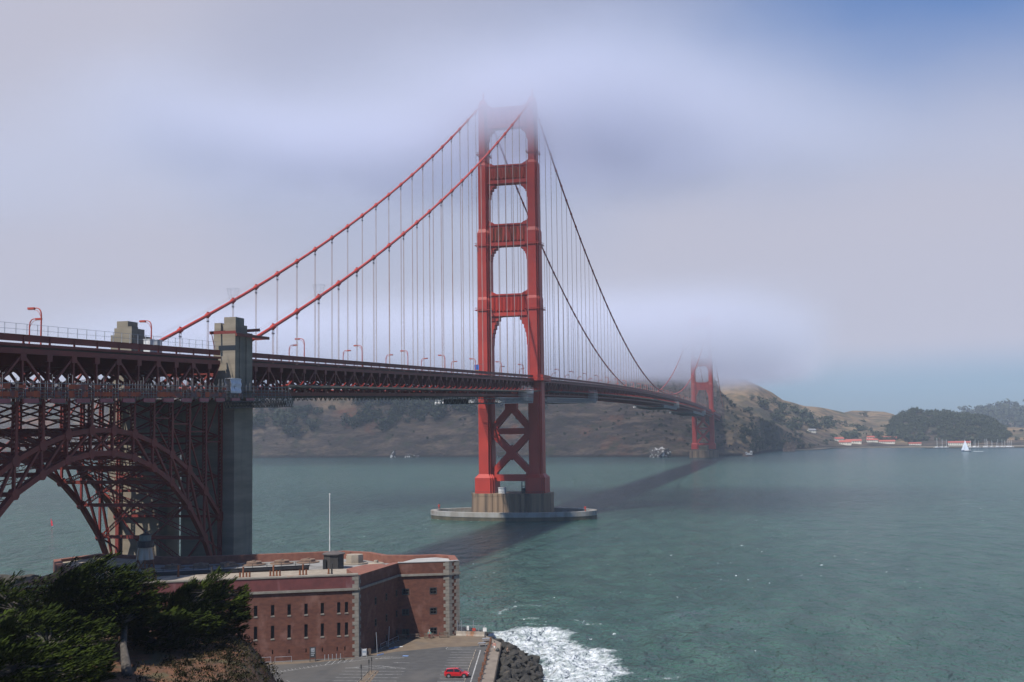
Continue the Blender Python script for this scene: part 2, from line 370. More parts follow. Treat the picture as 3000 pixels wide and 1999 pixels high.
HEADLAND = [(-1928,1544,-1660,1259,172.8),(-1280,1470,-1298,1492,174.4),(-884,1484,-958,1633,172.6),(-689,1457,-772,1662,171.5),(-482,1437,-557,1686,170.2),(-279,1380,-343,1690,165.1),(-154,1345,-208,1715,152.0),(-112,1333,-161,1722,149.8),(-83,1324,-127,1726,148.6),(-61,1330,-101,1729,150.1),(-38,1323,-74,1732,144.2),(-5,1325,-34,1735,140.0),(13,1331,-11,1717,136.7),(23,1340,5,1658,114.6),(43,1345,31,1619,91.2),(69,1397,62,1610,70.9),(74,1498,71,1611,66.3),(86,1668,88,1691,58.7),(110,1756,113,1792,45.5),(143,1848,144,1872,24.7),(177,1927,176,1950,7)]
HEADLAND[0] = (-2300,1500,-2200,1850,172); HEADLAND[1] = (-1280,1490,-1350,1760,174)
BOWL = [(-138, 1720, -221, 2369, 186.8), (-72, 1720, -136, 2379, 181.8), (-12, 1720, -53, 2335, 174.0), (15, 1720, -16, 2287, 168.9), (47, 1730, 25, 2290, 163.1), (71, 1740, 56, 2291, 147.6), (95, 1760, 85, 2341, 133.3), (117, 1790, 111, 2392, 114.0), (157, 1860, 162, 2442, 99.9), (195, 1990, 205, 2492, 96.0), (238, 2040, 253, 2540, 85.8), (285, 2083, 310, 2538, 68.6), (335, 2078, 357, 2385, 40.4), (377, 2078, 386, 2182, 15.1)]
DOME = [(165,1960,181,2492,56.4),(205,2030,237,2641,72.6),(234,2044,260,2740,82.5),(259,2052,293,2789,90.4),(291,2066,333,2787,89.7),(328,2082,375,2735,86.2),(346,2095,393,2683,78.8),(379,2099,422,2581,62.2),(421,2099,472,2576,54.4),(478,2099,531,2519,46.5),(550,2118,602,2459,38.0),(591,2117,648,2452,39.0),(620,2124,678,2447,37.8),(754,2113,845,2516,38.9),(1100,2080,1200,2500,45),(1700,2000,1800,2500,50)]
WOODHILL = [(332, 2205, 349, 2366, 8.9), (353, 2200, 374, 2414, 60.6), (368, 2199, 393, 2413, 69.5), (396, 2197, 423, 2410, 79.9), (433, 2195, 465, 2406, 77.6), (463, 2193, 501, 2402, 70.8), (486, 2191, 527, 2399, 65.9), (509, 2189, 553, 2395, 66.3), (531, 2185, 578, 2392, 61.4), (549, 2183, 597, 2389, 52.0), (568, 2181, 612, 2336, 36.1), (583, 2180, 619, 2285, 14.3)]
FARTOWN = [(560,3600,660,4560,70),(634,3564,754,4557,76.9),(719,3553,859,4543,93.5),(757,3548,907,4537,98.3),(796,3542,955,4529,101.6),(863,3531,1039,4516,109.8),(1060,3492,1284,4467,115.8),(1700,3400,2000,4400,120)]
class Terrain: pass
def terrain(name, tab, sub, rows, power, amp, seed, grass, back=(700, .55), z0=0.0):
    T = np.array(tab, float); k = np.linspace(0, len(T)-1, sub); i0 = np.minimum(k.astype(int), len(T)-2); f = k-i0
    c = T[i0]*(1-f)[:, None]+T[i0+1]*f[:, None]
    tt = np.concatenate([[-.04], np.linspace(0, 1, rows), 1+np.linspace(.1, 1, 8)])
    n = len(tt); K = np.arange(sub)
    P = np.zeros((sub, n, 3)); d = c[:, 2:4]-c[:, 0:2]; ln = np.hypot(d[:, 0], d[:, 1])
    for j, t in enumerate(tt):
        if t <= 1:
            P[:, j, :2] = c[:, :2]+d*t; h = c[:, 4]*np.clip(t, 0, 1)**power
        else:
            P[:, j, :2] = c[:, 2:4]+d/ln[:, None]*(t-1)*back[0]; h = c[:, 4]*(1-(1-back[1])*(t-1)**1.2)
        x, y = P[:, j, 0]+seed*917, P[:, j, 1]+seed*331
        env = np.clip(t*6, 0, 1)*np.clip((1.0-t)*4+.22, .22, 1)*np.clip(c[:, 4]/60, .15, 1)
        nz = fbm(x*.008, y*.008, 6, .55)*amp*1.6 + (ridged(x*.011, y*.004, 5)-.55)*amp*1.3
        P[:, j, 2] = h+nz*env
        wob = fbm(x*.02, y*.02, 4)*22*np.clip(1-abs(t)*3, 0, 1)
        P[:, j, 1] += wob
        if t < 0: P[:, j, 2] = -3
        elif t == 0: P[:, j, 2] = 0.3
        else: P[:, j, 2] = np.maximum(P[:, j, 2], .4+z0)
    v = [tuple(map(float, p)) for p in P.reshape(-1, 3)]
    fc = [(a*n+b, (a+1)*n+b, (a+1)*n+b+1, a*n+b+1) for a in range(sub-1) for b in range(n-1)]
    me = bpy.data.meshes.new(name); me.from_pydata(v, [], fc); me.materials.append(HILL)
    me.polygons.foreach_set('use_smooth', [True]*len(fc))
    g = np.array([[grass(s/(sub-1)*(len(T)-1), t) for t in tt] for s in K], np.float32)
    a = me.attributes.new('grass', 'FLOAT', 'POINT'); a.data.foreach_set('value', g.ravel())
    o = bpy.data.objects.new(name, me); COL.objects.link(o); o['kind'] = 'structure'
    r = Terrain(); r.P = P; r.tt = tt; r.ncol = len(T); r.sub = sub; r.o = o
    return r
def on(T, s, t):      # a point of the terrain: s along its table, t from shore to crest
    a = s/(T.ncol-1)*(T.sub-1); i = min(int(a), T.sub-2); fa = a-i
    b = np.interp(t, T.tt, np.arange(len(T.tt))); j = min(int(b), len(T.tt)-2); fb = b-j
    P = T.P
    return (P[i, j]*(1-fa)+P[i+1, j]*fa)*(1-fb)+(P[i, j+1]*(1-fa)+P[i+1, j+1]*fa)*fb
gl = lambda s, t: (.75 if s > 13.3 else (.15 + .55*math.exp(-((s-2.9)/.35)**2-((t-.62)/.2)**2) + .35*math.exp(-((s-3.6)/.5)**2-((t-.85)/.12)**2) + (.3 if s > 12 else 0)))
HEADLAND = [(a_, b_, c_, d_, h_+(10 if 5 < i_ < 13 else 0)) for i_, (a_, b_, c_, d_, h_) in enumerate(HEADLAND)]
headland = terrain('headland_hills', HEADLAND, 340, 100, .85, 21, 1, gl)
bowl = terrain('bay_hills', BOWL, 120, 44, 1.15, 8, 2, lambda s, t: .42+.2*t)
dome = terrain('grassy_hills', DOME, 130, 40, 1.05, 7, 3, lambda s, t: .55 if t > .3 else .3)
woodhill = terrain('wooded_hill', WOODHILL, 60, 30, .6, 4, 4, lambda s, t: .1)
fartown = terrain('far_hills', FARTOWN, 80, 30, 1, 14, 5, lambda s, t: .05)
# flats behind the bay shore
mb = MB(); mb.prism([(120,1790),(190,1850),(215,1985),(250,2030),(420,2000),(640,1985),(900,1990),(1700,1960),(1700,2200),(120,2200)], -2, 1.6)
o = obj('shore_flat', mb, MAT('shore_ground', (.16,.125,.085), (.10,.085,.06), .03, .95)); o['kind'] = 'structure'

# ------------------------------------------------------------------ suspension bridge
def zr(n):            # height of the railing top along the bridge
    if n < 0: return 75.4+.0257*n
    if n > 1280: return 75.4-.0257*(n-1280)
    return 75.4+7*(1-((n-640)/640)**2)
def zc(n):            # height of the main cable
    if 0 <= n <= 1280: return 83.3+(226-83.3)*((n-640)/640)**2
    t = -n/343 if n < 0 else (n-1280)/343
    return 226+(67-226)*t-10.17*4*t*(1-t)
bridge = thing('suspension_bridge', 'long orange suspension bridge crossing the strait, its towers rising into fog', 'bridge', (0,0,0))
LEV = [(13.4,21.5,[(5.3,6.2),(4.6,7.4),(3.7,8.4)]), (23.5,116.5,[(3.65,3.9),(3.1,5.2),(2.35,6.5)]), (118,153,[(3.35,3.6),(2.85,4.8),(2.15,6.0)]),
       (155,190,[(2.75,3.0),(2.4,4.1),(1.9,5.1)]), (191.5,224,[(2.3,2.6),(2.0,3.5),(1.6,4.4)])]
def cruci(cx, tiers):
    q = []
    for i, (a, b) in enumerate(tiers):
        q += [(a, b)] if i == 0 else [(a, tiers[i-1][1]), (a, b)]
    q = [(tiers[0][0], 0)] + q + [(0, tiers[-1][1])]
    out = q[:-1]+[(-x, y) for x, y in q[::-1]][:-1]
    out = q + [(-x, y) for x, y in q[-2::-1]]
    out = out + [(x, -y) for x, y in out[-2:0:-1]]
    return [(cx+x, y) for x, y in out]
def tower(n0, label):
    legs = MB()
    for cx in (-13.716, 13.716):
        prev = None
        for z0, z1, tr in LEV:
            pl = [(x, y+n0) for x, y in cruci(cx, tr)]
            if prev: legs.prism(prev[0], prev[1], z0, pl)
            legs.prism(pl, z0, z1); prev = (pl, z1)
        legs.prism([(x, y+n0) for x, y in cruci(cx, LEV[-1][2])], 224, 226.5, [(cx+(x-cx)*.6, n0+y*.6) for x, y in cruci(cx, LEV[-1][2])])
        legs.cyl((cx, n0), .5, 226.5, 231, 8)
        for z, k in ((32+79, 1), (146, 2), (196, 3)):           # inspection galleries round the legs
            tr = LEV[k][2] if k < 3 else LEV[4][2]
            a, b = tr[0][0]+.55, tr[-1][1]+.55
            for zz in (z, z+1.1):
                for p, q in (((-a,-b),(a,-b)),((a,-b),(a,b)),((a,b),(-a,b)),((-a,b),(-a,-b))):
                    legs.bar((cx+p[0], n0+p[1], zz), (cx+q[0], n0+q[1], zz), .35 if zz == z else .15)
    tw = obj('tower', legs, ORANGE, bridge); tag(tw, label)
    for za, zb, zk, ins, d, mat, steps in ((107.6,119.5,92,10.2,3.3,ORANGE,7), (145.7,157.6,138,10.5,3.0,RUSTP,5), (179.8,190,172,11.0,2.5,RUSTP,5), (210.5,222,204,11.3,2.2,ORANGE,4)):
        b = MB(); b.box(-ins-.3, ins+.3, n0-d, n0+d, za+1, zb-.8)
        b.box(-ins-.2, ins+.2, n0-d-.6, n0+d+.6, zb-.8, zb)                              # top ledge
        b.box(-ins-.2, ins+.2, n0-d-.45, n0+d+.45, za, za+1)                            # bottom ledge
        for sgn in (-1, 1):                                                          # stepped corner brackets
            h = za-zk; pl = [(sgn*(ins+.25), zk), (sgn*(ins-.5), zk), ]
            for i in range(steps):
                u0 = i/steps; u1 = (i+1)/steps; w0 = .6+ 5.2*(u0**2.2); w1 = .6+5.2*(u1**2.2)
                pl += [(sgn*(ins-w0), zk+h*(1-(1-u0)**1.0)), (sgn*(ins-w0), zk+h*u1-.3)]
            pl += [(sgn*(ins-6.2), za-.02), (sgn*(ins+.25), za-.02)]
            b.prism_y(pl, n0-d+.25, n0+d-.25)
            b.prism_y([(sgn*(ins+.25), zb+.02), (sgn*(ins-3.4), zb+.02), (sgn*(ins-2.2), zb+.8), (sgn*(ins-.3), zb+1.7), (sgn*(ins+.25), zb+2.3)], n0-d+.3, n0+d-.3)
        o = obj('portal_strut', b, ORANGE, tw)
        if True:                                                                    # fluted front and back panels
            w = 2*ins-2.2; nf = 9; z0, z1 = za+2.2, zb-2.0
            for y, s_ in ((n0-d, -1), (n0+d, 1)):
                fl = MB()
                for i in range(nf):
                    x = -ins+1.1+w*(i+.5)/nf; hw = w/nf*.5
                    fl.add([(x-hw,y+s_*.04,z0),(x+hw,y+s_*.04,z0),(x,y+s_*.85,z0+1.0),(x-hw,y+s_*.04,z1),(x+hw,y+s_*.04,z1),(x,y+s_*.85,z1)], [(0,1,2),(0,2,5,3),(1,4,5,2),(3,5,4)])
                obj('fluted_panel', fl, mat, o)
    xb = MB(); ins = 10.3; d = 2.2
    def mem(p, q, w): xb.bar((p[0], n0, p[1]), (q[0], n0, q[1]), w, 2*d, up=(0,1,0)) if False else xb.bar((p[0], n0, p[1]), (q[0], n0, q[1]), 2*d, w)
    xb.box(-ins-.2, ins+.2, n0-d, n0+d, 19.6, 23.1); xb.box(-ins-.2, ins+.2, n0-d-.03, n0+d+.03, 44.4, 47.6)
    for sg in (-1, 1):
        for p, q in (((sg*ins,24),(0,34.6)), ((0,34.6),(sg*ins,45)), ((sg*ins,47),(0,58.8))):
            v = Vector((q[0]-p[0], q[1]-p[1])).normalized(); nn = Vector((-v.y, v.x))*1.65
            dz = .04*(1 if sg > 0 else 2)
            xb.prism_y([(p[0]+nn.x-v.x*.4, p[1]+nn.y-v.y*.4), (p[0]-nn.x-v.x*.4, p[1]-nn.y-v.y*.4), (q[0]-nn.x, q[1]-nn.y), (q[0]+nn.x, q[1]+nn.y)], n0-d+dz, n0+d-dz)
        for zz, hh in ((23, 3.2), (46, 4.6)):                                       # gusset plates at the legs
            xb.prism_y([(sg*(ins+.2), zz-hh), (sg*(ins-2.4), zz-hh*.25), (sg*(ins-2.4), zz+hh*.25), (sg*(ins+.2), zz+hh)], n0-d-.05, n0+d+.05)
    xb.prism_y([(-2.7,32.8),(0,30.6),(2.7,32.8),(2.7,36.2),(0,38.6),(-2.7,36.2)], n0-d-.06, n0+d+.06)
    xb.prism_y([(-3.1,57.2),(0,55.6),(3.1,57.2),(3.1,64),(-3.1,64)], n0-d-.06, n0+d+.06)
    obj('cross_brace', xb, ORANGE, tw)
    return tw
tower(0, 'nearer tower, its top fading into the fog')
tower(1280, 'farther tower, its upper half lost in the fog')

ns = [-16.55-15.24*i for i in range(21)]; nm = [16.55+15.24*i for i in range(83)]; nn_ = [1280+16.55+15.24*i for i in range(21)]
first = sorted(ns+nm, key=lambda n: abs(n+330))[:50]
for sx_ in (-13.716, 13.716):
    c = MB()
    c.tube([(sx_, n, zc(n)) for n in np.linspace(-343, 0, 30)], .47, 10); c.tube([(sx_, n, zc(n)) for n in np.linspace(0, 1280, 90)], .47, 10)
    c.tube([(sx_, n, zc(n)) for n in np.linspace(1280, 1623, 30)], .47, 8)
    co = obj('main_cable', c, CABLE, bridge, smooth=True)
    hand = MB()
    for dx in (-.55, .55):
        hand.tube([(sx_+dx, n, zc(n)+1.5) for n in np.linspace(-343, -5, 40)], .025, 4)
    obj('hand_rope', hand, ROPE, co)
    rest = MB()
    for n in ns+nm+nn_:
        z = zc(n); g = (zc(n+.5)-zc(n-.5)); b = MB() if n in first else rest
        top, bot = z-1.2, zr(n)-2.2
        if top-bot < .6: continue
        for dy in (-.34, .34):
            b.tube([(sx_, n+dy, bot), (sx_, n+dy, top-.5)], .075, 5, cap=False)
            b.bar((sx_, n+dy, top-.5), (sx_, n+dy*1.7, top+.7), .13)
        b.box(sx_-.2, sx_+.2, n-.5, n+.5, top-.75, top-.45)
        if n in first:
            obj('suspender', b, ROPE, bridge)
            k = MB(); k.tube([(sx_, n-.95, z-.95*g), (sx_, n-.55, z-.55*g), (sx_, n+.55, z+.55*g), (sx_, n+.95, z+.95*g)], [.52,.72,.72,.52], 10)
            k.bar((sx_, n, z-.9), (sx_, n, z+.95), .35, .8)
            obj('cable_band', k, CABLE, co)
    o = obj('far_suspender', rest, ROPE, bridge); o['kind'] = 'stuff'
for sx_ in (-13.716, 13.716):                                    # wire work baskets on the cables
    n = -290.87; z = zc(n); k = MB()
    for i in range(8):
        a0, a1 = i*math.pi/4, (i+1)*math.pi/4; q = lambda a, r, h: (sx_+r*math.cos(a), n+r*math.sin(a), z+h)
        k.bar(q(a0,1.0,.3), q(a0,1.9,3.6), .03)
        for h, r_ in ((.4,1.05),(1.7,1.4),(2.8,1.7),(3.6,1.9)): k.bar(q(a0,r_,h), q(a1,r_,h), .03 if h < 3 else .05)
    obj('wire_basket', k, STEEL, bridge)

# deck: road, railings, side trusses, floor beams
def deck(n0, n1, step=7.62, bot=10.9, far=False):
    ps = list(np.arange(n0, n1+.01, step))
    if ps[-1] < n1-1: ps.append(n1)
    road = MB(); pts = []
    for a, b in zip(ps[:-1], ps[1:]):
        za, zb = zr(a), zr(b)
        for x0, x1, dz0, dz1 in ((-9.2, 9.2, 2.5, 2.0), (-13.5, -9.2, 2.5, 1.75), (9.2, 13.5, 2.5, 1.75)):
            road.add([(x0,a,za-dz0),(x1,a,za-dz0),(x1,b,zb-dz0),(x0,b,zb-dz0),(x0,a,za-dz1),(x1,a,za-dz1),(x1,b,zb-dz1),(x0,b,zb-dz1)],
                     [(0,3,2,1),(4,5,6,7),(0,1,5,4),(2,3,7,6),(1,2,6,5),(3,0,4,7)])
    obj('roadway', road, ASPH, bridge)
    for sx_ in (-1, 1):
        rl = MB(); tr = MB()
        X0 = 13.95*sx_; X1 = 13.7*sx_
        for i, (a, b) in enumerate(zip(ps[:-1], ps[1:])):
            za, zb = zr(a), zr(b)
            rl.bar((X0,a,za-.62), (X0,b,zb-.62), .14, 1.05); rl.bar((X0,a,za), (X0,b,zb), .3, .2)
            rl.bar((X0,a,za+.1), (X0,a,za-1.9), .3)
            tr.bar((X1+.25*sx_,a,za-1.75), (X1+.25*sx_,b,zb-1.75), .5, .5)                # kerb girder
            tr.bar((X1,a,za-2.9), (X1,b,zb-2.9), .8, .95)                              # top chord
            tr.bar((X1,a,za-bot+.5), (X1,b,zb-bot+.5), .85, 1.0)                        # bottom chord
            tr.bar((X1,a,za-3.3), (X1,a,za-bot+.9), .5, .42)
            if i % 2 == 0: tr.bar((X1,a,za-3.4), (X1,b,zb-bot+1), .46)
            else: tr.bar((X1,a,za-bot+1), (X1,b,zb-3.4), .46)
            tr.bar((X1+.06*sx_,a,za-3.3), (X1+.06*sx_,a,za-4.6), .62, 1.6, up=(0,1,0))      # gussets
            if i % 2: tr.bar((X1+.06*sx_,a,za-bot+.9), (X1+.06*sx_,a,za-bot+2.0), .62, 1.6, up=(0,1,0))
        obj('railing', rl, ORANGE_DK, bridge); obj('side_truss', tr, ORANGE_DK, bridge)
    fb = MB()
    for i, a in enumerate(ps):
        za = zr(a)
        fb.box(-13.3, 13.3, a-.2, a+.2, za-5.4, za-2.52); fb.box(-13.3, 13.3, a-.25, a+.25, za-bot+.1, za-bot+.9)
        for s_ in (-1, 1):
            fb.bar((s_*13.2, a, za-bot+1), (s_*5, a, za-5.2), .5)
            fb.bar((0, a, za-bot+.9), (s_*5, a, za-5.2), .45)
        if i+1 < len(ps):
            b = ps[i+1]; zb = zr(b)
            fb.bar((-13.2,a,za-bot+.45), (0,b,zb-bot+.45), .4, .3); fb.bar((13.2,a,za-bot+.5), (0,b,zb-bot+.5), .4, .3)
            for x in (-9,-6,-3,0,3,6,9): fb.bar((x,a,za-2.85), (x,b,zb-2.85), .3, .7)
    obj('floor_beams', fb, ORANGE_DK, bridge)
deck(-470.6, -351.2); deck(-339.6, -7); deck(7, 1273); deck(1287, 1623)
for a in (-1, 1):                                                      # walkway bays round the tower legs
    for n0 in (0, 1280):
        w = MB(); z = zr(0); w.box(a*12.5, a*19.6, n0-9.6, n0+9.6, z-2.3, z-1.7)
        for p, q in (((12.5,-9.5),(19.5,-9.5)), ((19.5,-9.5),(19.5,9.5)), ((19.5,9.5),(12.5,9.5))):
            w.bar((a*p[0], n0+p[1], z-.7), (a*q[0], n0+q[1], z-.7), .15, 1.5); w.bar((a*p[0], n0+p[1], z-2.4), (a*q[0], n0+q[1], z-2.4), .6, 1.2)
        obj('tower_walkway', w, ORANGE, bridge)
# safety net brackets along the bottom of the side trusses
netm = MAT('steel_safety_net', (.10,.10,.10), (.06,.06,.06), .8, .6)
nbr = 0; rest_br = MB()
for n0, n1 in ((-322, -12), (12, 1268)):
    for s_ in (-1, 1):
        nt = MB()
        for a in np.arange(n0, n1, 7.62):
            z = zr(a)-8.0; b = min(a+7.62, n1); zb = zr(b)-8.0
            br = MB() if (s_ > 0 and nbr < 100) else rest_br
            br.bar((s_*14.1, a, z-.7), (s_*18.6, a, z), .28, .34); br.bar((s_*18.6, a, z), (s_*19.4, a, z+.9), .2)
            if br is not rest_br: obj('net_bracket', br, ORANGE, bridge); nbr += 1
            for x in np.arange(14.3, 19.0, .52): nt.bar((s_*x, a, z-.1-.12*(19-x)), (s_*x, b, zb-.1-.12*(19-x)), .16, .1)
            for y in np.arange(a+.6, b, .9): nt.bar((s_*14.3, y, z-.75), (s_*18.9, y, z-.15), .12, .1)
        obj('safety_net', nt, netm, bridge)
o = obj('far_net_bracket', rest_br, ORANGE, bridge); o['kind'] = 'stuff'
# rivet-lattice of the maintenance rails hung below the floor
tl = MB()
for s_ in (-10.5, 10.5):
    a = -325.
    while a < -92:
        z = zr(a)-10.95
        tl.bar((s_, a, z), (s_, a+1.2, z-1.1), .16); tl.bar((s_, a+1.2, z-1.1), (s_, a+2.4, z), .16); a += 3.81
    tl.bar((s_, -325, zr(-325)-10.95), (s_, -92, zr(-92)-10.95), .3)
obj('hanger_lattice', tl, DKSTEEL, bridge)

# ------------------------------------------------------------------ tower piers and fender
def pier(n0, hw, hd, z1, label, ribs):
    p = MB()
    pl = [(-hw,n0-hd*.35),(-hw+3.5,n0-hd*.8),(-hw+10,n0-hd)]
    for i in range(ribs):
        x0 = -hw+11+(2*hw-22)*i/ribs; x1 = -hw+11+(2*hw-22)*(i+1)/ribs; w = (x1-x0)
        pl += [(x0+w*.2, n0-hd), (x0+w*.35, n0-hd-.4), (x1-w*.35, n0-hd-.4), (x1-w*.2, n0-hd)]
    pl += [(hw-10,n0-hd),(hw-3.5,n0-hd*.8),(hw,n0-hd*.35)]
    pl += [(x, 2*n0-y) for x, y in pl[::-1]]
    p.prism([(x*1.02, n0+(y-n0)*1.03) for x, y in pl], -4, z1-1.4, [(x, y) for x, y in pl]); p.prism([(x*1.006, n0+(y-n0)*1.01) for x, y in pl], z1-1.4, z1)
    for x in np.linspace(-hw+1, hw-1, 22):
        for y in (n0-hd*.78, n0+hd*.78): p.bar((x, y, z1), (x, y, z1+1.1), .12)
    t = thing('tower_pier', label, 'pier', (0, n0, 0))
    obj('pier_block', p, CONC_PIER, t)
    return t
p = pier(0, 21.5, 10.5, 13.4, 'stained brown concrete pier under the nearer tower, inside the oval fender', 7)
b = MB()
for y in (-9.4,):
    b.bar((-20,y,14.5),(20,y,14.5), .1); b.bar((-20,y,14.0),(20,y,14.0), .08)
obj('guard_rail', b, DKSTEEL, p)
p2 = pier(1280, 22.5, 10, 11, 'fluted concrete pier under the farther tower at the foot of the cliff', 9)
b = MB(); b.box(-5.6,-2.2,-8.6,-5.6,13.42,16.3); b.box(-5.8,-2.0,-8.8,-5.4,16.3,16.5); b.box(-4.4,-3.5,-8.63,-8.6,13.45,15.4)
o = obj('site_cabin', b, WHITEP); tag(o, 'small white cabin standing on the pier between the tower legs', 'cabin')
b = MB()
for x, y in ((6.5,-7),(8.4,-7),(6.5,-5.2),(8.4,-5.2)): b.bar((x,y,13.42),(x,y,19.6), .22)
for z in (15, 17, 19.4):
    for p_, q_ in (((6.5,-7),(8.4,-7)),((8.4,-7),(8.4,-5.2)),((8.4,-5.2),(6.5,-5.2)),((6.5,-5.2),(6.5,-7))): b.bar((*p_, z), (*q_, z), .16)
b.box(6.7,8.2,-6.8,-5.4,13.43,16.2)
o = obj('access_scaffold', b, DKSTEEL); tag(o, 'dark stair scaffold standing on the pier beside the white cabin', 'scaffold')
f = MB(); n = 72
def ell(a, b_): return [(a*math.cos(2*math.pi*i/n), b_*math.sin(2*math.pi*i/n)) for i in range(n)]
def ringwall(f, oa, ob, ia, ib, z0, z1):
    o_, i_ = ell(oa, ob), ell(ia, ib)
    vs = [(x,y,z0) for x,y in o_]+[(x,y,z1) for x,y in o_]+[(x,y,z0) for x,y in i_]+[(x,y,z1) for x,y in i_]
    fs = []
    for i in range(n):
        j = (i+1) % n; fs += [(i,j,n+j,n+i), (n+i,n+j,3*n+j,3*n+i), (2*n+j,2*n+i,3*n+i,3*n+j)]
    f.add(vs, fs)
ringwall(f, 45.2, 23.4, 41.8, 20.2, 1.9, 4.3)
fend = thing('pier_fender', 'low oval concrete fender wall standing in the water around the tower pier', 'fender')
obj('fender_wall', f, CONC_FEND, fend)
f = MB(); ringwall(f, 45.0, 23.2, 42, 20.4, -4, 1.9); obj('wet_footing', f, ALGAE, fend)
f = MB()
for i in range(0, n, 2):
    x, y = 42.3*math.cos(2*math.pi*i/n), 20.6*math.sin(2*math.pi*i/n); f.bar((x,y,4.3),(x,y,5.3), .09)
obj('rail_post', f, DKSTEEL, fend)
for x, y in ((-42.6, 5), (40.5, -8)):
    f = MB(); f.cyl((x,y), .25, 4.3, 5.6, 8); f.box(x-.5,x+.5,y-.5,y+.5,5.6,6.7); obj('marker_light', f, MAT('red_marker', (.35,.03,.02)), fend)

# ------------------------------------------------------------------ concrete pylons by the arch
def pylon(sg, label):
    t = thing('concrete_pylon', label, 'pylon', (sg*10, -345.4, 0))
    s_ = MB(); n0, n1 = -349.6, -339.8
    a, b = (3.0, 17.0)
    def bx(x0, x1, y0, y1, z0, z1): s_.box(min(sg*x0, sg*x1), max(sg*x0, sg*x1), y0, y1, z0, z1)
    bx(a, b, n0, n1, -3, 55)
    bx(11.2, b, n0+.3, n1-.3, 55, 71.2)
    bx(11.9, 16.6, n0+1.2, n1-2.4, 71.2, 73.0); bx(13.2, 16.3, n0+1.8, n0+6.3, 73.0, 74.8); bx(11.3, 13.0, n0+.5, n0+3.4, 71.2, 73.3)
    for k in range(3): bx(11.0+.0*k, 11.2, n0+1+k*2.6, n0+2.2+k*2.6, 56, 71)
    for k in range(2): bx(b, b+.25, n0+2.4+k*3.4, n0+4.2+k*3.4, 56, 70.6)
    obj('shaft', s_, CONC, t)
    return t
pe = pylon(1, 'tall square concrete pylon by the steel arch, topped by a red hoist frame')
pw = pylon(-1, 'concrete pylon on the far side of the roadway, seen behind the steel arch')
s_ = MB(); s_.box(-2.95, 2.95, -349, -340.4, 42, 54.5); obj('cross_wall', s_, CONC, pe)
g = MB(); z = 70.4
g.bar((10.6,-352.2,z),(22.8,-339.5,z), .5, .7) if False else None
g.bar((12.0,-352.6,70.6),(17.9,-338.0,72.3), .35, .75); g.bar((17.6,-350,70.3),(18.3,-333.5,70.5), .35, .7); g.bar((11.6,-351.6,70.7),(18.4,-351.6,70.7), .35, .7)
g.bar((18.2,-334,70.4),(14.2,-333.2,70.4), .3, .5); g.bar((12,-351.7,70.4),(12.6,-351.2,66.5), .15)
obj('hoist_frame', g, ORANGE_DK, pe)

# ------------------------------------------------------------------ steel arch of the approach
arch = thing('steel_arch', 'dark red steel arch truss with tall columns carrying the approach road over the fort', 'arch bridge', (0, -400, 0))
au = [26.6,33.1,38.2,41.9,44.6,46.5,47.3,47.3,46.5,44.6,41.9,38.2,33.1,26.6]; al = [10.0,22.2,30.2,35.8,39.3,41.6,42.7,42.7,41.6,39.2,36.0,30.2,22.2,10.0]
an = [-350.3-7.62*i for i in range(14)]
for sx_ in (-13.716, 13.716):
    rb = MB(); sx2 = sx_
    for i in range(13):
        p, q = an[i], an[i+1]
        rb.bar((sx2,p,au[i]),(sx2,q,au[i+1]), .9, .95); rb.bar((sx2,p,al[i]),(sx2,q,al[i+1]), 1.0, 1.05)
        if i < 6: rb.bar((sx2,p,au[i]),(sx2,q,al[i+1]), .5) if i % 1 == 0 and i > 4 else rb.bar((sx2,p,au[i]) if False else (sx2,q,au[i+1]),(sx2,p,al[i]), .5)
        elif i == 6: rb.bar((sx2,p,au[i]),(sx2,q,al[i+1]), .42); rb.bar((sx2,p,al[i]),(sx2,q,au[i+1]), .42)
        else: rb.bar((sx2,p,au[i]),(sx2,q,al[i+1]), .5) if i > 7 or True else None
    for i in range(14):
        rb.bar((sx2,an[i],al[i]),(sx2,an[i],au[i]), .5)
        for z, k in ((au[i], 1.9), (al[i], 1.7)):                                        # gusset plates
            rb.cyl((0,0), 0, 0, 0, 3) if False else None
            o8 = [(an[i]+k*.62*math.cos(t*math.pi/4+.39), z+k*.62*math.sin(t*math.pi/4+.39)) for t in range(8)]
            vs = [(sx2-.55,y,zz) for y,zz in o8]+[(sx2+.55,y,zz) for y,zz in o8]
            rb.add(vs, [tuple(range(8)), tuple(range(8,16))]+[(t,(t+1)%8,8+(t+1)%8,8+t) for t in range(8)])
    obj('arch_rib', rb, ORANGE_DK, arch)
    for i in range(14):
        cl = MB(); zt = zr(an[i])-10.6
        for dx in (-.38, .38):                                                        # laced column
            cl.bar((sx2+dx,an[i],au[i]),(sx2+dx,an[i],zt), .18, .72, up=(0,1,0))
        z = au[i]+.4
        while z < zt-.8: cl.bar((sx2-.38,an[i],z),(sx2+.38,an[i],z+.5), .1, .34); z += .8
        if i in (0, 13): cl.bar((sx2,an[i],3),(sx2,an[i],26.6), .9, .75)
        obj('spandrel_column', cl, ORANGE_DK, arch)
    cl = MB()
    # diagonal bracing between end columns
    for i in range(0, 4):
        zt0, zt1 = zr(an[i])-10.6, zr(an[i+1])-10.6; zm = (max(au[i],au[i+1])+zt0)/2
        cl.bar((sx2,an[i],au[i]),(sx2,an[i+1],zm), .3); cl.bar((sx2,an[i+1],zm),(sx2,an[i],zt0), .3); cl.bar((sx2,an[i],zm),(sx2,an[i+1],zm), .3)
    cl.bar((sx2,an[0],au[0]-8),(sx2,an[1],al[1]), .35); cl.bar((sx2,an[0],12),(sx2,an[1],al[1]), .45); cl.bar((sx2,an[0],12),(sx2,an[1]+2,5), .45)
    obj('end_bracing', cl, ORANGE_DK, arch)
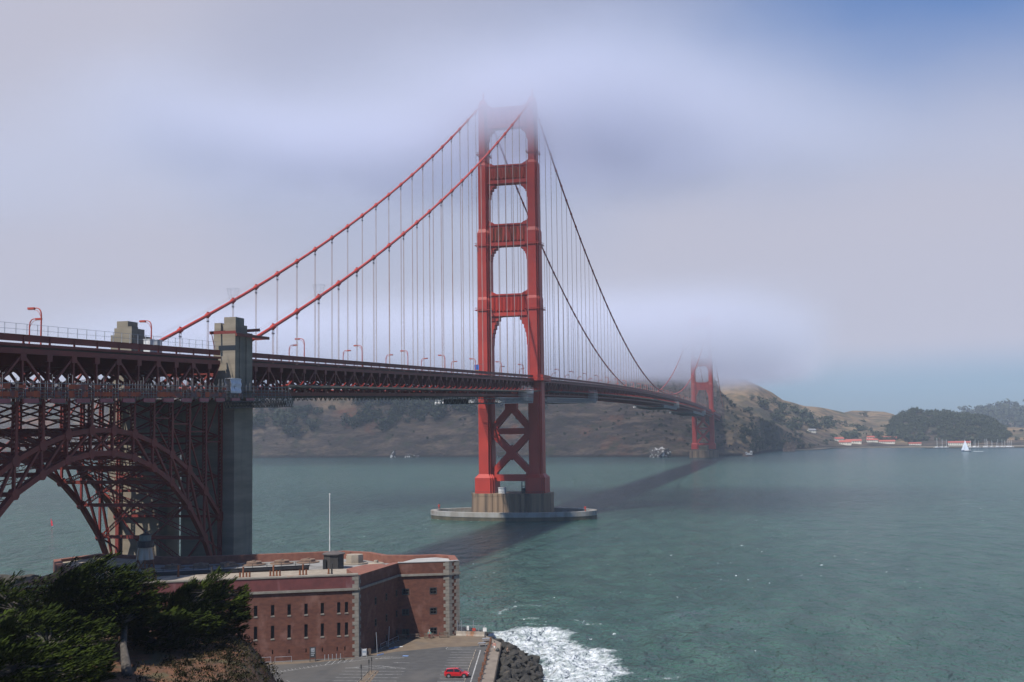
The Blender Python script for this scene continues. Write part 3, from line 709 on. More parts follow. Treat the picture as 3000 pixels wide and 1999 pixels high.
# cross struts and sway bracing between the two ribs
cs = MB(); X_ = 13.2
for i in range(14):
    n_ = an[i]
    cs.bar((-X_,n_,al[i]),(X_,n_,al[i]), .75, .8); cs.bar((-X_,n_,au[i]),(X_,n_,au[i]), .6, .6)
    zt = zr(n_)-11; h = zt-au[i]
    cs.bar((-X_,n_,au[i]),(0,n_,al[i]) if au[i]-al[i] > 3 else (X_,n_,al[i]), .35); cs.bar((X_,n_,au[i]),(0,n_,al[i]), .35)
    m_ = max(1, round(h/9)); 
    for k in range(m_):
        z0, z1 = au[i]+h*k/m_, au[i]+h*(k+1)/m_
        cs.bar((-X_,n_,z0),(X_,n_,z1), .4, .3); cs.bar((X_,n_,z0),(-X_,n_,z1), .4, .3)
        if k: cs.bar((-X_,n_,z0),(X_,n_,z0), .45)
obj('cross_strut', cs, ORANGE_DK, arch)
lt = MB()
def laced(p, q, w=.9):
    p, q = Vector(p), Vector(q); d = q-p; L = d.length; d.normalize(); u = Vector((0,0,1)); u = (u-d*u.dot(d)).normalized()*w/2
    for s_ in (-1, 1): lt.bar(p+u*s_, q+u*s_, .2, .22)
    k = int(L/1.1)
    for i in range(k):
        a, b = p+d*(L*i/k), p+d*(L*(i+1)/k)
        lt.bar(a-u, b+u, .09); lt.bar(a+u, b-u, .09)
for i in range(13):
    n0, n1 = an[i], an[i+1]
    laced((-X_,n0,al[i]-.1),(0,n1,al[i+1]-.1)); laced((X_,n0,al[i]-.1),(0,n1,al[i+1]-.1))
    laced((0,n0,au[i]),(-X_,n1,au[i+1])); laced((0,n0,au[i]),(X_,n1,au[i+1]))
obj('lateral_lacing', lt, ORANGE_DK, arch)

# ------------------------------------------------------------------ the brick fort
Z0 = 4.0
fort = thing('brick_fort', 'big red brick fort with stone corners and slit windows beside the car park', 'fort', (40, -390, Z0))
C1, C2, C3, C4 = (67.2,-397), (67.9,-376.4), (77.6,-372.3), (79.3,-370.6)
SE_ = (10.1, -424.8)
FOOT = [C1, SE_, (3,-394), (-3,-390), (-11,-379.5), (-8,-366.5), (14,-371.0), (28,-364.2), (40,-357.6), (47,-353.5), (54,-355.5), (60,-361), (66,-360.5), (71,-358.5), (75.4,-360.5), C4, C3, C2]
def wall(a, b, z0, z1, holes, depth=.55, nrm=None):
    """brick wall from a to b with real recessed openings; returns mesh and frame"""
    a = Vector(a); b = Vector(b); u = (b-a); L = u.length; u.normalize(); n = Vector((u.y, -u.x))
    us = sorted({0, L} | {h[0] for h in holes} | {h[1] for h in holes}); zs = sorted({z0, z1} | {h[2] for h in holes} | {h[3] for h in holes})
    w = MB(); P = lambda s, z, d=0: (a.x+u.x*s-n.x*d, a.y+u.y*s-n.y*d, z)
    for i in range(len(us)-1):
        for j in range(len(zs)-1):
            cu, cz = (us[i]+us[i+1])/2, (zs[j]+zs[j+1])/2
            if any(h[0] < cu < h[1] and h[2] < cz < h[3] for h in holes): continue
            w.add([P(us[i],zs[j]),P(us[i+1],zs[j]),P(us[i+1],zs[j+1]),P(us[i],zs[j+1])], [(0,1,2,3)])
    for h in holes:
        q = [(h[0],h[2]),(h[1],h[2]),(h[1],h[3]),(h[0],h[3])]
        for k in range(4):
            p0, p1 = q[k], q[(k+1) % 4]
            w.add([P(*p0),P(*p1),P(*p1,depth),P(*p0,depth)], [(0,1,2,3)])
    return w, P
SU = Vector((C1[0]-SE_[0], C1[1]-SE_[1])).length
S_up = [19.0,15.9,12.87,9.76,6.74,3.67,2.23,21.93,24.9,28.0,31.0,34.1,37.2,40.3,43.4,46.4]
hs = []; kinds = []
for s_ in S_up:
    for k, (za, zb, hw) in enumerate(((12.28,14.3,.31), (8.08,10.5,.31), (5.26,6.05,.11))):
        ss = SU-s_-(.3 if k == 2 and s_ < 4 else 0); hs.append((ss-hw, ss+hw, za, zb)); kinds.append(k)
w, P = wall(SE_, C1, 2.0, 19.2, hs)
obj('brick_wall', w, BRICK, fort, fix=False)
def opening(P, h, d, frame=False, sill=True):
    b = MB(); e = .02
    b.add([P(h[0],h[2],d-e),P(h[1],h[2],d-e),P(h[1],h[3],d-e),P(h[0],h[3],d-e)], [(0,1,2,3)])
    o = obj('window', b, DARK, fort, fix=False)
    if frame:
        f = MB(); t = .16
        for x0, x1, y0, y1 in ((h[0],h[1],h[2],h[2]+t),(h[0],h[1],h[3]-t,h[3]),(h[0],h[0]+t,h[2]+t,h[3]-t),(h[1]-t,h[1],h[2]+t,h[3]-t),((h[0]+h[1])/2-.04,(h[0]+h[1])/2+.04,h[2]+t,h[3]-t),(h[0]+t,h[1]-t,(h[2]+h[3])/2-.03,(h[2]+h[3])/2+.03)):
            vs = [P(x,z,dd) for dd in (-.04,d-.05) for x, z in ((x0,y0),(x1,y0),(x1,y1),(x0,y1))]
            f.add(vs, [(0,1,2,3),(7,6,5,4),(0,4,5,1),(1,5,6,2),(2,6,7,3),(3,7,4,0)])
        obj('frame', f, FRAME, o)
    if sill:
        f = MB(); z = h[2]; vs = [P(x,zz,dd) for dd in (-.09,d-.1) for x, zz in ((h[0]-.06,z-.2),(h[1]+.06,z-.2),(h[1]+.06,z+.03),(h[0]-.06,z+.03))]
        f.add(vs, [(0,1,2,3),(7,6,5,4),(0,4,5,1),(1,5,6,2),(2,6,7,3),(3,7,4,0)]); obj('sill', f, STONE, o)
for h, k in zip(hs, kinds):
    if SU-h[0] < 27: opening(P, h, .55, sill=(k < 2))
hs = [(8.0,8.95,za,zb) for za, zb in ((12.45,13.95),(8.3,9.8))]+[(13.7,14.6,12.45,13.95),(13.7,14.6,8.3,9.8),(19.2,20.1,12.45,13.9),(19.2,20.1,8.3,9.75),(19.2,20.1,4.3,5.8),(13.7,14.6,4.02,5.8),(2.1,2.3,8.0,9.9),(.9,1.1,7.6,9.3),(7.9,9.2,4.0,6.3)]
w, P = wall(C1, C2, 2.0, 19.2, hs, .4)
obj('brick_wall', w, BRICK, fort, fix=False)
for i, h in enumerate(hs): opening(P, h, .4, frame=i < 8, sill=False)
hs = [(.8,2.3,12.6,13.95),(6.5,8.0,12.6,14.0),(.78,2.28,8.45,9.8),(6.5,8.0,8.5,9.9),(.78,2.28,4.4,5.75),(6.5,8.0,4.45,5.85)]
w, P = wall(C2, C3, 2.0, 19.2, hs, .35)
obj('brick_wall', w, BRICK, fort, fix=False)
for h in hs: opening(P, h, .35, frame=True, sill=False)
for i, (a, b) in enumerate(zip(FOOT, FOOT[1:]+FOOT[:1])):
    if (a, b) in ((C1, SE_), (C3, C2), (C2, C1)): continue
    w, P = wall(b, a, 0.0, 19.2, []); obj('brick_wall', w, BRICK, fort, fix=False)
def inset(poly, d):
    n = len(poly); out = []
    for i in range(n):
        p0, p1, p2 = Vector(poly[i-1]), Vector(poly[i]), Vector(poly[(i+1) % n])
        a = (p1-p0).normalized(); b = (p2-p1).normalized(); na = Vector((a.y, -a.x)); nb = Vector((b.y, -b.x))
        k = (na+nb); k = k/max(.35, (k.length_squared/2)); out.append(tuple(p1+k*d))
    return out
ins = inset(FOOT, 1.5)
if abs(sum(x*y2-x2*y for (x, y), (x2, y2) in zip(ins, ins[1:]+ins[:1]))) > abs(sum(x*y2-x2*y for (x, y), (x2, y2) in zip(FOOT, FOOT[1:]+FOOT[:1]))): ins = inset(FOOT, -1.5)
nF = len(FOOT); par = MB(); cap = MB()
for i in range(nF):
    j = (i+1) % nF; t = cap if i in (0,) else par
    t.add([(*FOOT[i],19.2),(*FOOT[j],19.2),(*ins[j],19.2),(*ins[i],19.2)], [(0,1,2,3)])
    par.add([(*ins[i],17.3),(*ins[j],17.3),(*ins[j],19.2),(*ins[i],19.2)], [(0,1,2,3)])
obj('parapet', par, BRICKTOP, fort, fix=False)
cap2 = MB(); u = (Vector(C1)-Vector(SE_)).normalized(); nn2 = Vector((u.y, -u.x))
def strip(mb_, a, b, d0, d1, z0, z1):
    a, b = Vector(a), Vector(b); uu = (b-a).normalized(); n_ = Vector((uu.y, -uu.x))
    pl = [tuple(a+n_*d0), tuple(b+n_*d0), tuple(b+n_*d1), tuple(a+n_*d1)]; mb_.prism(pl, z0, z1)
strip(cap2, SE_, C1, .16, -1.55, 19.2, 19.45); obj('parapet_cap', cap2, STONE, fort)
pb = MB(); strip(pb, SE_, Vector(C1)-u*.02, .04, .0, 16.9, 19.2); obj('parapet_face', pb, BRICK2, fort)
cn_ = MB()
strip(cn_, SE_, C1, .32, -.1, 16.45, 16.88); strip(cn_, C1, C2, .30, -.1, 16.46, 16.87); strip(cn_, C2, C3, .32, -.1, 16.45, 16.88); strip(cn_, C3, C4, .30, -.1, 16.46, 16.87); strip(cn_, C4, (75.4,-360.5), .31, -.1, 16.46, 16.87)
obj('cornice', cn_, STONE, fort)
strip(cap2 := MB(), C2, C3, .1, -.7, 19.2, 19.34); strip(cap2, C3, C4, .1, -.7, 19.2, 19.33); obj('coping', cap2, CONC_WHITE, fort)
def quoin(c, p, n_, ztop=19.15):
    q = MB(); c = Vector(c); d1 = (Vector(p)-c).normalized(); d2 = (Vector(n_)-c).normalized(); z = 3.6; k = 0
    while z < ztop:
        a, b = (1.15, .7) if k % 2 else (.72, 1.1); zt = min(z+.68, ztop)
        o1 = Vector((d1.y, -d1.x)); o1 = o1 if o1.dot(d2) < 0 else -o1; o2 = Vector((d2.y, -d2.x)); o2 = o2 if o2.dot(d1) < 0 else -o2
        e = .07; cc = c+(o1+o2)*e
        pl = [c+d1*a+o1*e, cc, c+d2*b+o2*e, c+d2*b-o2*.1, c-(o1+o2)*.1, c+d1*a-o1*.1]
        q.prism([tuple(v) for v in pl], z, zt-.02); z += .7; k += 1
    obj('corner_stones', q, STONE, fort)
quoin(C1, SE_, C2); quoin(C3, C2, C4); quoin(C4, C3, (75.4,-360.5))
# roofs: seaward terreplein, landward roof walk, courtyard between them
yard = [(50,-381),(20,-397),(16.5,-387),(45,-369)]
bm = bmesh.new()
def loop(pts, z):
    vs = [bm.verts.new((x-40, y+390, z-Z0)) for x, y in pts]; return [bm.edges.new((vs[i], vs[(i+1) % len(vs)])) for i in range(len(vs))]
bmesh.ops.triangle_fill(bm, edges=loop(ins, 17.5)+loop(yard, 17.5), use_beauty=True)
bmesh.ops.recalc_face_normals(bm, faces=bm.faces)
me = bpy.data.meshes.new('roof_terrace'); bm.to_mesh(me); bm.free(); me.materials.append(MAT('grey_roof_screed', (.25,.245,.235), (.18,.175,.165), .5, .9, c3=(.13,.12,.11), scale3=.3, lo3=.5, hi3=.75))
o = bpy.data.objects.new('roof_terrace', me); COL.objects.link(o); o.parent = fort; ROOT[o.name] = Vector((40,-390,Z0))
yw = MB()
for i in range(4):
    a, b = yard[i], yard[(i+1) % 4]; yw.add([(*a,4.5),(*b,4.5),(*b,17.5),(*a,17.5)], [(0,1,2,3)])
yw.add([(*p_,4.5) for p_ in yard], [(0,1,2,3)])
obj('courtyard_wall', yw, BRICK, fort, fix=False)
rw = MB(); rw.prism([(65.4,-394.6),(12.5,-420.4),(9,-405),(20.5,-396.4),(50.5,-380.3),(58.5,-377.5),(62.5,-388)], 17.3, 18.05); obj('roof_walk', rw, BEIGE, fort)
rb_ = MB(); rb_.prism([(60.5,-386.2),(65.6,-394.3),(66.1,-387),(66.0,-383),(66.2,-378.4),(64.2,-376.8),(61.5,-378.3)], 17.4, 19.05); obj('raised_roof', rb_, BRICKTOP, fort)
wb = MB(); wb.prism([(69.6,-374.3),(77.0,-371.2),(77.9,-369.8),(74.6,-362.4),(71.1,-360.4),(67.5,-363),(66.5,-371)], 17.4, 18.7); obj('bastion_roof', wb, CONC_WHITE, fort)
wb = MB(); wb.prism([(-9.2,-379.2),(-6.6,-368.2),(7,-372.6),(10,-380),(0,-386.5),(-2.6,-388)], 17.4, 18.6); obj('bastion_roof', wb, BEIGE, fort)
rl_ = MB()
for a, b in (((45.2,-369.3),(16.8,-387.2)),):
    for zz in (18.0, 18.5): rl_.bar((*a,zz),(*b,zz), .07)
    for t in np.linspace(0, 1, 12): rl_.bar((a[0]+(b[0]-a[0])*t, a[1]+(b[1]-a[1])*t, 17.5),(a[0]+(b[0]-a[0])*t, a[1]+(b[1]-a[1])*t, 18.55), .08)
obj('yard_railing', rl_, DKSTEEL, fort)
ed = MB(); ed.bar((50.6,-380.6,17.75),(20.5,-396.7,17.75), .5, .6); ed.bar((45,-369.0,17.3),(16.5,-387,17.3), .4, .7); obj('yard_kerb', ed, FRAME, fort)
for x, y in ((17,-377.5),(22.2,-374.7),(27,-371.8),(32,-369.2),(37.2,-366.2),(42.1,-363.2)):
    g_ = MB(); g_.cyl((x,y), 2.55, 17.5, 17.72, 20); g_.cyl((x,y), 1.75, 17.72, 18.25, 8, 1.7); g_.cyl((x,y), .4, 18.25, 18.5, 8)
    obj('gun_platform', g_, [WOOD][0] if False else MAT('gun_mount_stone', (.20,.13,.09), (.14,.09,.065), 1, .9) if 'gun_mount_stone' not in bpy.data.materials else bpy.data.materials['gun_mount_stone'], fort)
g_ = MB(); g_.cyl((53.5,-364), 2.9, 17.5, 17.75, 20); g_.cyl((53.5,-364), 2.0, 17.75, 19.1, 8); g_.cyl((53.5,-364), 1.9, 19.1, 19.5, 8); obj('gun_platform', g_, BEIGE, fort)
g_ = MB(); g_.cyl((59.8,-367.5), 2.3, 17.5, 18.2, 12, 1.6); g_.cyl((59.8,-367.5), .5, 18.2, 18.7, 8); obj('gun_platform', g_, BEIGE, fort)
for x, y, k in ((25.9,-403,4),(28.6,-395.6,1),(36.6,-398.2,3),(42.4,-396.4,4),(47.3,-393.2,4),(52.5,-390.8,3),(57.5,-388.2,2)):
    for j in range(k):
        v = MB(); h = (2.3 if j == 1 or k == 1 else 1.2); xx, yy = x+j*.55, y+j*.27; v.cyl((xx,yy), .19, 18.05, 18.05+h, 8); v.cyl((xx,yy), .27, 18.05, 18.35, 8)
        obj('vent_pipe', v, FRAME if (x > 36 and x < 37) or (k == 2 and j) else RUST, fort)
# octagonal hut on the roof, flagpole, little lighthouse
hut = thing('octagonal_hut', 'dark octagonal timber hut on the fort roof beside the flagpole', 'hut', (52.4,-373.2,17.5))
b = MB(); b.cyl((52.4,-373.2), 2.25, 17.5, 20.5, 8); obj('wall', b, MAT('dark_planks', (.045,.04,.038), (.028,.026,.025), 3, .8, stretch=(2,2,.1)), hut)
b = MB(); b.cyl((52.4,-373.2), 2.55, 20.5, 20.7, 8); b.cyl((52.4,-373.2), 2.5, 20.7, 21.25, 8, .3); obj('roof', b, MAT('hut_roof', (.10,.085,.08), (.07,.06,.058), 2, .8), hut)
b = MB(); b.box(50.9,51.6,-375.6,-375.25,17.5,19.6); obj('door', b, DARK, hut)
fp = thing('flagpole', 'tall white flagpole without a flag standing on the fort roof', 'flagpole', (46.6,-361.5,17.5))
b = MB(); b.tube([(46.6,-361.5,17.5),(46.6,-361.5,32.4)], [.16,.09], 8); obj('pole', b, WHITEP, fp)
b = MB(); b.ball((46.6,-361.5,32.5), .2,.2,.2, 8,6); obj('finial', b, WHITEP, fp)
lh = thing('lighthouse', 'small rusty white lighthouse on an iron lattice at the back of the fort roof', 'lighthouse', (17,-388.6,17.5))
cx, cy = 17, -388.6
b = MB()
for i in range(6):
    a0, a1 = i*math.pi/3, (i+1)*math.pi/3; f_ = lambda a, r, z: (cx+r*math.cos(a), cy+r*math.sin(a), z)
    b.bar(f_(a0,2.3,17.5), f_(a0,1.7,20.6), .16); b.bar(f_(a0,2.3,17.6), f_(a1,1.7,20.5), .1); b.bar(f_(a1,2.3,17.6), f_(a0,1.7,20.5), .1); b.bar(f_(a0,2.1,19), f_(a1,2.1,19), .12)
obj('lattice_leg', b, RUST, lh)
b = MB(); b.cyl((cx,cy), 1.85, 20.6, 23.1, 9, 1.45); obj('body', b, MAT('rust_stained_white', (.42,.38,.31), (.26,.22,.17), 1, .7, stretch=(1,1,.1), c3=(.30,.15,.055), scale3=.9, lo3=.5, hi3=.64, stretch3=(1,1,.06)), lh)
b = MB(); b.cyl((cx,cy), 1.8, 23.1, 23.3, 12); b.cyl((cx,cy), 1.72, 23.3, 24.4, 12); obj('gallery', b, FRAME, lh)
b = MB(); b.cyl((cx,cy), 1.2, 24.4, 25.6, 9); obj('lantern', b, MAT('lantern_panels', (.12,.15,.13), (.08,.10,.09), 2, .5), lh)
b = MB(); b.cyl((cx,cy), 1.3, 25.6, 25.95, 9, .5); b.cyl((cx,cy), .22, 25.95, 26.7, 8); obj('roof', b, FRAME, lh)

# ------------------------------------------------------------------ headland ground, car park, seawall
def struct(name, mb_, mat, **k):
    o = obj(name, mb_, mat, **k); o['kind'] = 'structure'; return o
b = MB(); b.prism([(-60,-700),(135,-700),(112,-470),(105,-445),(98.15,-414.2),(90.45,-378.9),(85.5,-371.2),(80,-362),(60,-355),(47,-348),(14,-364),(-14,-360),(-22,-380),(-60,-400)], -3, 3.98)
struct('ground', b, DIRT)
b = MB(); b.prism([(30,-470),(104.3,-445),(96,-414.2),(88.6,-379.5),(85.2,-371.9),(78.6,-371.9),(68.2,-376.6),(67.5,-397),(40,-410.4)], 3.98, 4.0, bottom=False)
struct('parking_lot', b, ASPH)
b = MB(); b.prism([(68.2,-376.7),(78.6,-372.2),(85,-372.1),(87.5,-377),(88.0,-381),(85,-383.2),(80,-384.6),(76,-388.3),(72.5,-391),(70.4,-394.4),(68.1,-396.4)], 4.0, 4.006, bottom=False); struct('dirt_apron', b, DIRT)
b = MB(); b.prism([(46,-408.6),(67.3,-398.2),(67.0,-399.2),(60,-404.2),(47,-411)], 4.0, 4.005, bottom=False); struct('dirt_verge', b, DIRT)
b = MB(); b.prism([(73.9,-408.6),(75.6,-408.4),(78.6,-424),(76.4,-424)], 4.0, 4.005, bottom=False); struct('dirt_median', b, DIRT)
b = MB(); b.prism([(88.6,-379.8),(90.3,-378.9),(98.05,-414.2),(104.6,-445),(102.4,-445),(95.9,-414.2)], 3.0, 4.12); b.prism([(85.3,-371.7),(90.3,-378.8),(88.6,-379.7),(86.2,-375)], 3.0, 4.11)
struct('seawall_path', b, PATH)
b = MB()
def line(p, q, w=.13, z=4.004): 
    p = Vector(p); q = Vector(q); d = (q-p).normalized(); n_ = Vector((d.y,-d.x))*w/2
    b.add([(*(p+n_),z),(*(q+n_),z),(*(q-n_),z),(*(p-n_),z)], [(0,1,2,3)])
eL = [(83.2,-389.6),(83.7,-392.2),(84.2,-394.7),(84.7,-397.1),(85.2,-399.6),(85.7,-402.0),(86.2,-404.4),(86.8,-407.2),(87.4,-410.0),(88.0,-412.6),(88.5,-415.3),(89.1,-418),(89.6,-420.7)]
for x, y in eL: line((x,y), (x+4.6,y+.75))
line((88.2,-386.6),(99.5,-439.5), .2)
for p_, q_ in (((81.6,-387.0),(88.2,-386.6)),((81.1,-384.9),(81.05,-386)),((81.05,-386),(81.6,-387.0)),((81.1,-384.9),(87.4,-383.7)),((81.6,-386.5),(86.8,-385.8)),((81.5,-385.8),(87,-384.7))): line(p_, q_, .1)
for k in range(5):
    o_ = (.45*k, -2.62*k); line((69.2+o_[0],-410+o_[1]),(73.9+o_[0],-409.3+o_[1])); line((75.5+o_[0],-409.05+o_[1]),(80.2+o_[0],-408.3+o_[1]))
zz_ = [(55.3,-417.4),(58.3,-413.0),(60.6,-410.0),(63.7,-406.0),(66.8,-401.9),(73.6,-396.0)]
for p_, q_ in zip(zz_[:-1], zz_[1:]): line(p_, q_, .12)
for i in range(18):
    t = i/17; x, y = np.interp(t, [0,.35,.66,1], [55.3,58.3,60.6,63.6]), np.interp(t, [0,.35,.66,1], [-417.4,-413,-410,-406.1]); line((x,y),(x-.75,y+.95), .1)
for p_, q_ in (((64.0,-405.8),(63.4,-400.6)),((64.9,-404.7),(64.1,-399.7)),((65.6,-403.4),(65.2,-400.1)),((66.4,-402.3),(66.0,-399)),((67.3,-401.9),(66.9,-398.7)),((67.0,-398.5),(70.6,-395.9)),((76.1,-396.3),(70.8,-396.2)),((76.1,-396.4),(71.0,-398.0)),((76.0,-396.6),(68.6,-399.2)),
               ((68.6,-407.4),(73.4,-404.2)),((73.4,-404.2),(79.6,-405.7)),((79.6,-405.7),(68.6,-407.4)),((70.0,-406.4),(71.4,-407.0)),((71.4,-405.5),(73.8,-406.5)),((72.7,-404.7),(76,-406.2)),((74.5,-404.5),(77.8,-405.9)),((75.6,-401.1),(78.6,-400.7)),((62.7,-419.1),(63.9,-420.3))): line(p_, q_, .11)
b.add([(76.3,-401.25,4.004),(76.7,-401.0,4.004),(76.2,-400.8,4.004)], [(0,1,2)])
struct('parking_lines', b, MAT('worn_road_paint', (.36,.36,.345), (.15,.148,.142), 1.6, .8, lo=.42, hi=.66), fix=False)
b = MB(); 
for x, y in ((75.7,-394.6),): b.box(x-.55,x+.55,y-.45,y+.45,4.003,4.006)
struct('blue_bay_marking', b, BLUEP)
# wheel stops
ws = None; stops = [(87.5,-387.5),(88.0,-390.2),(88.5,-392.5),(89.1,-395.0),(89.5,-397.6),(90.0,-399.9),(90.5,-402.3),(91.0,-404.8),(91.5,-406.8),(92.8,-413.2),(93.4,-416)]
def stop_proto(name, label, mat, group):
    b = MB(); b.prism_y([(-.09,0),(.09,0),(.06,.13),(-.06,.13)], -.85, .85); o = obj(name, b, mat); return tag(o, label, 'wheel stop', group)
ws = stop_proto('wheel_stop', 'pale concrete wheel stop in the row along the seawall bays', BEIGE, 'wheel stops along the seawall bays')
def put(o, i, loc, rz, label=None, group=None):
    c = o if i == 0 else dup(o, loc, rz)
    c.location = loc; c.rotation_euler = (0,0,rz)
    if label: c['label'] = label
    if group: c['group'] = group
    return c
for i, (x, y) in enumerate(stops): put(ws, i, (x,y,4.0), R(12), 'first second third fourth fifth sixth seventh eighth ninth tenth eleventh'.split()[i]+' pale concrete wheel stop from the fort end of the seawall bays')
ws2 = stop_proto('wheel_stop', 'pale wheel stop beside the dirt median of the middle bays', STONE, 'wheel stops along the median')
for i in range(8): put(ws2, i, ((73.9 if i < 4 else 75.4)+.43*(i % 4)+.1, -410.4-2.6*(i % 4), 4.0), R(10), 'first second third fourth'.split()[i % 4]+' pale wheel stop from the signposts, on the '+('far' if i < 4 else 'seawall')+' side of the dirt median')
ws3 = stop_proto('wheel_stop', 'blue painted wheel stop lying on the dirt by the shaded fort wall', BLUEP, 'blue wheel stops by the fort wall')
for i, (x, y, a) in enumerate(((70.6,-394.4,-25),(70.9,-387.8,-50))): put(ws3, i, (x,y,4.01), R(a), 'blue painted wheel stop on the dirt '+('beside the white information board' if i == 0 else 'beside the white stop by the shaded wall'))
ws4 = stop_proto('wheel_stop', 'white wheel stop lying askew on the dirt by the shaded fort wall', WHITEP, None); ws4.location = (71.4,-386.3,4.01); ws4.rotation_euler = (0,0,R(-60))

# red car -----------------------------------------------------------
car = thing('parked_car', 'red compact crossover parked alone in the bays beside the seawall', 'car', (90.75,-411.2,4.0), local=True)
CARP = MAT('red_car_paint', (.42,.012,.016), None, rough=.25, world_pos=False, coat=.6)
GLASS = MAT('car_glass', (.012,.014,.016), None, rough=.08)
TYRE = MAT('tyre_rubber', (.012,.012,.012), None, rough=.8); ALLOY = MAT('alloy_rim', (.5,.5,.52), None, rough=.3, metal=.8)
def loft(secs, mb_):   # secs: list of (x, [(y, z), ...]) half profiles mirrored
    n = len(secs[0][1])*2; vs = []
    for x, pr in secs:
        vs += [(x, -y, z) for y, z in pr]+[(x, y, z) for y, z in pr[::-1]]
    fs = []
    for i in range(len(secs)-1):
        for k in range(n): fs.append((i*n+k, i*n+(k+1) % n, (i+1)*n+(k+1) % n, (i+1)*n+k))
    fs += [tuple(range(n))[::-1], tuple(range((len(secs)-1)*n, len(secs)*n))]
    mb_.add(vs, fs)
b = MB()
loft([(-2.12, [(.0,.42),(.66,.45),(.74,.7),(.66,.95),(0,1.0)]), (-1.95, [(0,.25),(.80,.3),(.87,.7),(.80,1.02),(0,1.08)]), (-1.2, [(0,.22),(.86,.25),(.90,.7),(.84,1.03),(0,1.08)]),
      (0, [(0,.22),(.87,.25),(.90,.68),(.85,1.0),(0,1.05)]), (.85, [(0,.22),(.87,.25),(.90,.68),(.84,.97),(0,1.02)]), (1.5, [(0,.22),(.85,.26),(.88,.66),(.78,.90),(0,.97)]),
      (1.95, [(0,.25),(.75,.3),(.80,.6),(.66,.80),(0,.86)]), (2.14, [(0,.36),(.55,.38),(.62,.56),(.5,.7),(0,.74)])], b)
obj('body', b, CARP, car, smooth=False)
b = MB()
loft([(-1.93, [(0,1.05),(.70,1.0),(.62,1.2),(.0,1.24)]), (-1.62, [(0,1.0),(.78,1.0),(.64,1.42),(0,1.47)]), (-.3, [(0,1.0),(.80,1.0),(.64,1.50),(0,1.54)]), (.3, [(0,1.0),(.80,.98),(.62,1.46),(0,1.50)]), (1.15, [(0,.96),(.76,.94),(.70,1.0),(0,1.03)])], b)
obj('cabin_glass', b, GLASS, car)
b = MB()
loft([(-1.72, [(0,1.40),(.60,1.37),(.60,1.43),(0,1.50)]), (-.3, [(0,1.5),(.60,1.48),(.58,1.53),(0,1.57)]), (.28, [(0,1.47),(.58,1.44),(.56,1.49),(0,1.53)])], b)
for s_ in (-1, 1):
    b.bar((.3,s_*.60,1.47),(1.12,s_*.76,.97), .07, .05); b.bar((-.45,s_*.66,1.47),(-.4,s_*.82,1.0), .09, .05); b.bar((-1.65,s_*.62,1.40),(-1.9,s_*.76,1.0), .25, .05)
    b.box(.55,.72,min(s_*.84,s_*1.02),max(s_*.84,s_*1.02),.98,1.12)
obj('roof', b, CARP, car)
for x in (-1.32, 1.32):
    for s_ in (-1, 1):
        b = MB(); b.tube([(x,s_*.70,.33),(x,s_*.91,.33)], .34, 18); wl = obj('wheel', b, TYRE, car)
        b = MB(); b.tube([(x,s_*.90,.33),(x,s_*.93,.33)], .22, 10); obj('rim', b, ALLOY, wl)
for s_ in (-1, 1):
    b = MB(); b.ball((1.98,s_*.60,.68), .16,.12,.07, 8,6); obj('headlight', b, MAT('headlight', (.6,.6,.62), None, rough=.15), car)
    b = MB(); b.ball((-1.99,s_*.68,.92), .13,.12,.08, 8,6); obj('tail_light', b, MAT('tail_light', (.25,.01,.01), None, rough=.2), car)
b = MB()
for s_ in (-1, 1):
    b.box(-.95,.95,min(s_*.86,s_*.915),max(s_*.86,s_*.915),.2,.36)
    for x in (-1.32,1.32): b.tube([(x,s_*.80,.36),(x,s_*.905,.36)], .43, 18)
obj('black_cladding', b, TYRE, car)
car.rotation_euler = (0,0,R(10))

# seawall posts
pt = [(88.6,-380.3),(89.4,-384.1),(90.3,-388.5),(90.9,-391.6),(92.0,-396.8),(92.9,-400.6),(93.6,-404.5),(94.6,-408.7),(95.4,-412.7),(96.3,-417)]
ORD = 'first second third fourth fifth sixth seventh eighth ninth tenth eleventh twelfth thirteenth'.split()
posts = None
for i, (x, y) in enumerate(pt):
    if i == 0:
        posts = thing('seawall_post', 'first squat timber post from the barriers along the seawall path', 'post', (x,y,4.1), 'posts along the seawall path', local=True)
        b = MB(); b.box(-.17,.17,-.17,.17,0,1.15); b.box(-.14,.14,-.14,.14,1.15,1.25); obj('shaft', b, WOODRED, posts)
        b = MB(); b.box(-.19,.19,-.19,.19,.75,.85); obj('iron_band', b, RUST, posts)
    else: dup(posts, (x,y,4.1), R(12), ORD[i]+' squat timber post from the barriers along the seawall path', 'posts along the seawall path')
ch = MB()
for p_, q_ in zip(pt[:-1], pt[1:]): ch.tube([(p_[0]+(q_[0]-p_[0])*t, p_[1]+(q_[1]-p_[1])*t, 4.95-.35*4*t*(1-t)) for t in np.linspace(0,1,7)], .04, 5)
tag(obj('seawall_chain', ch, RUST), 'rusty chain slung between the posts along the seawall path', 'chain')
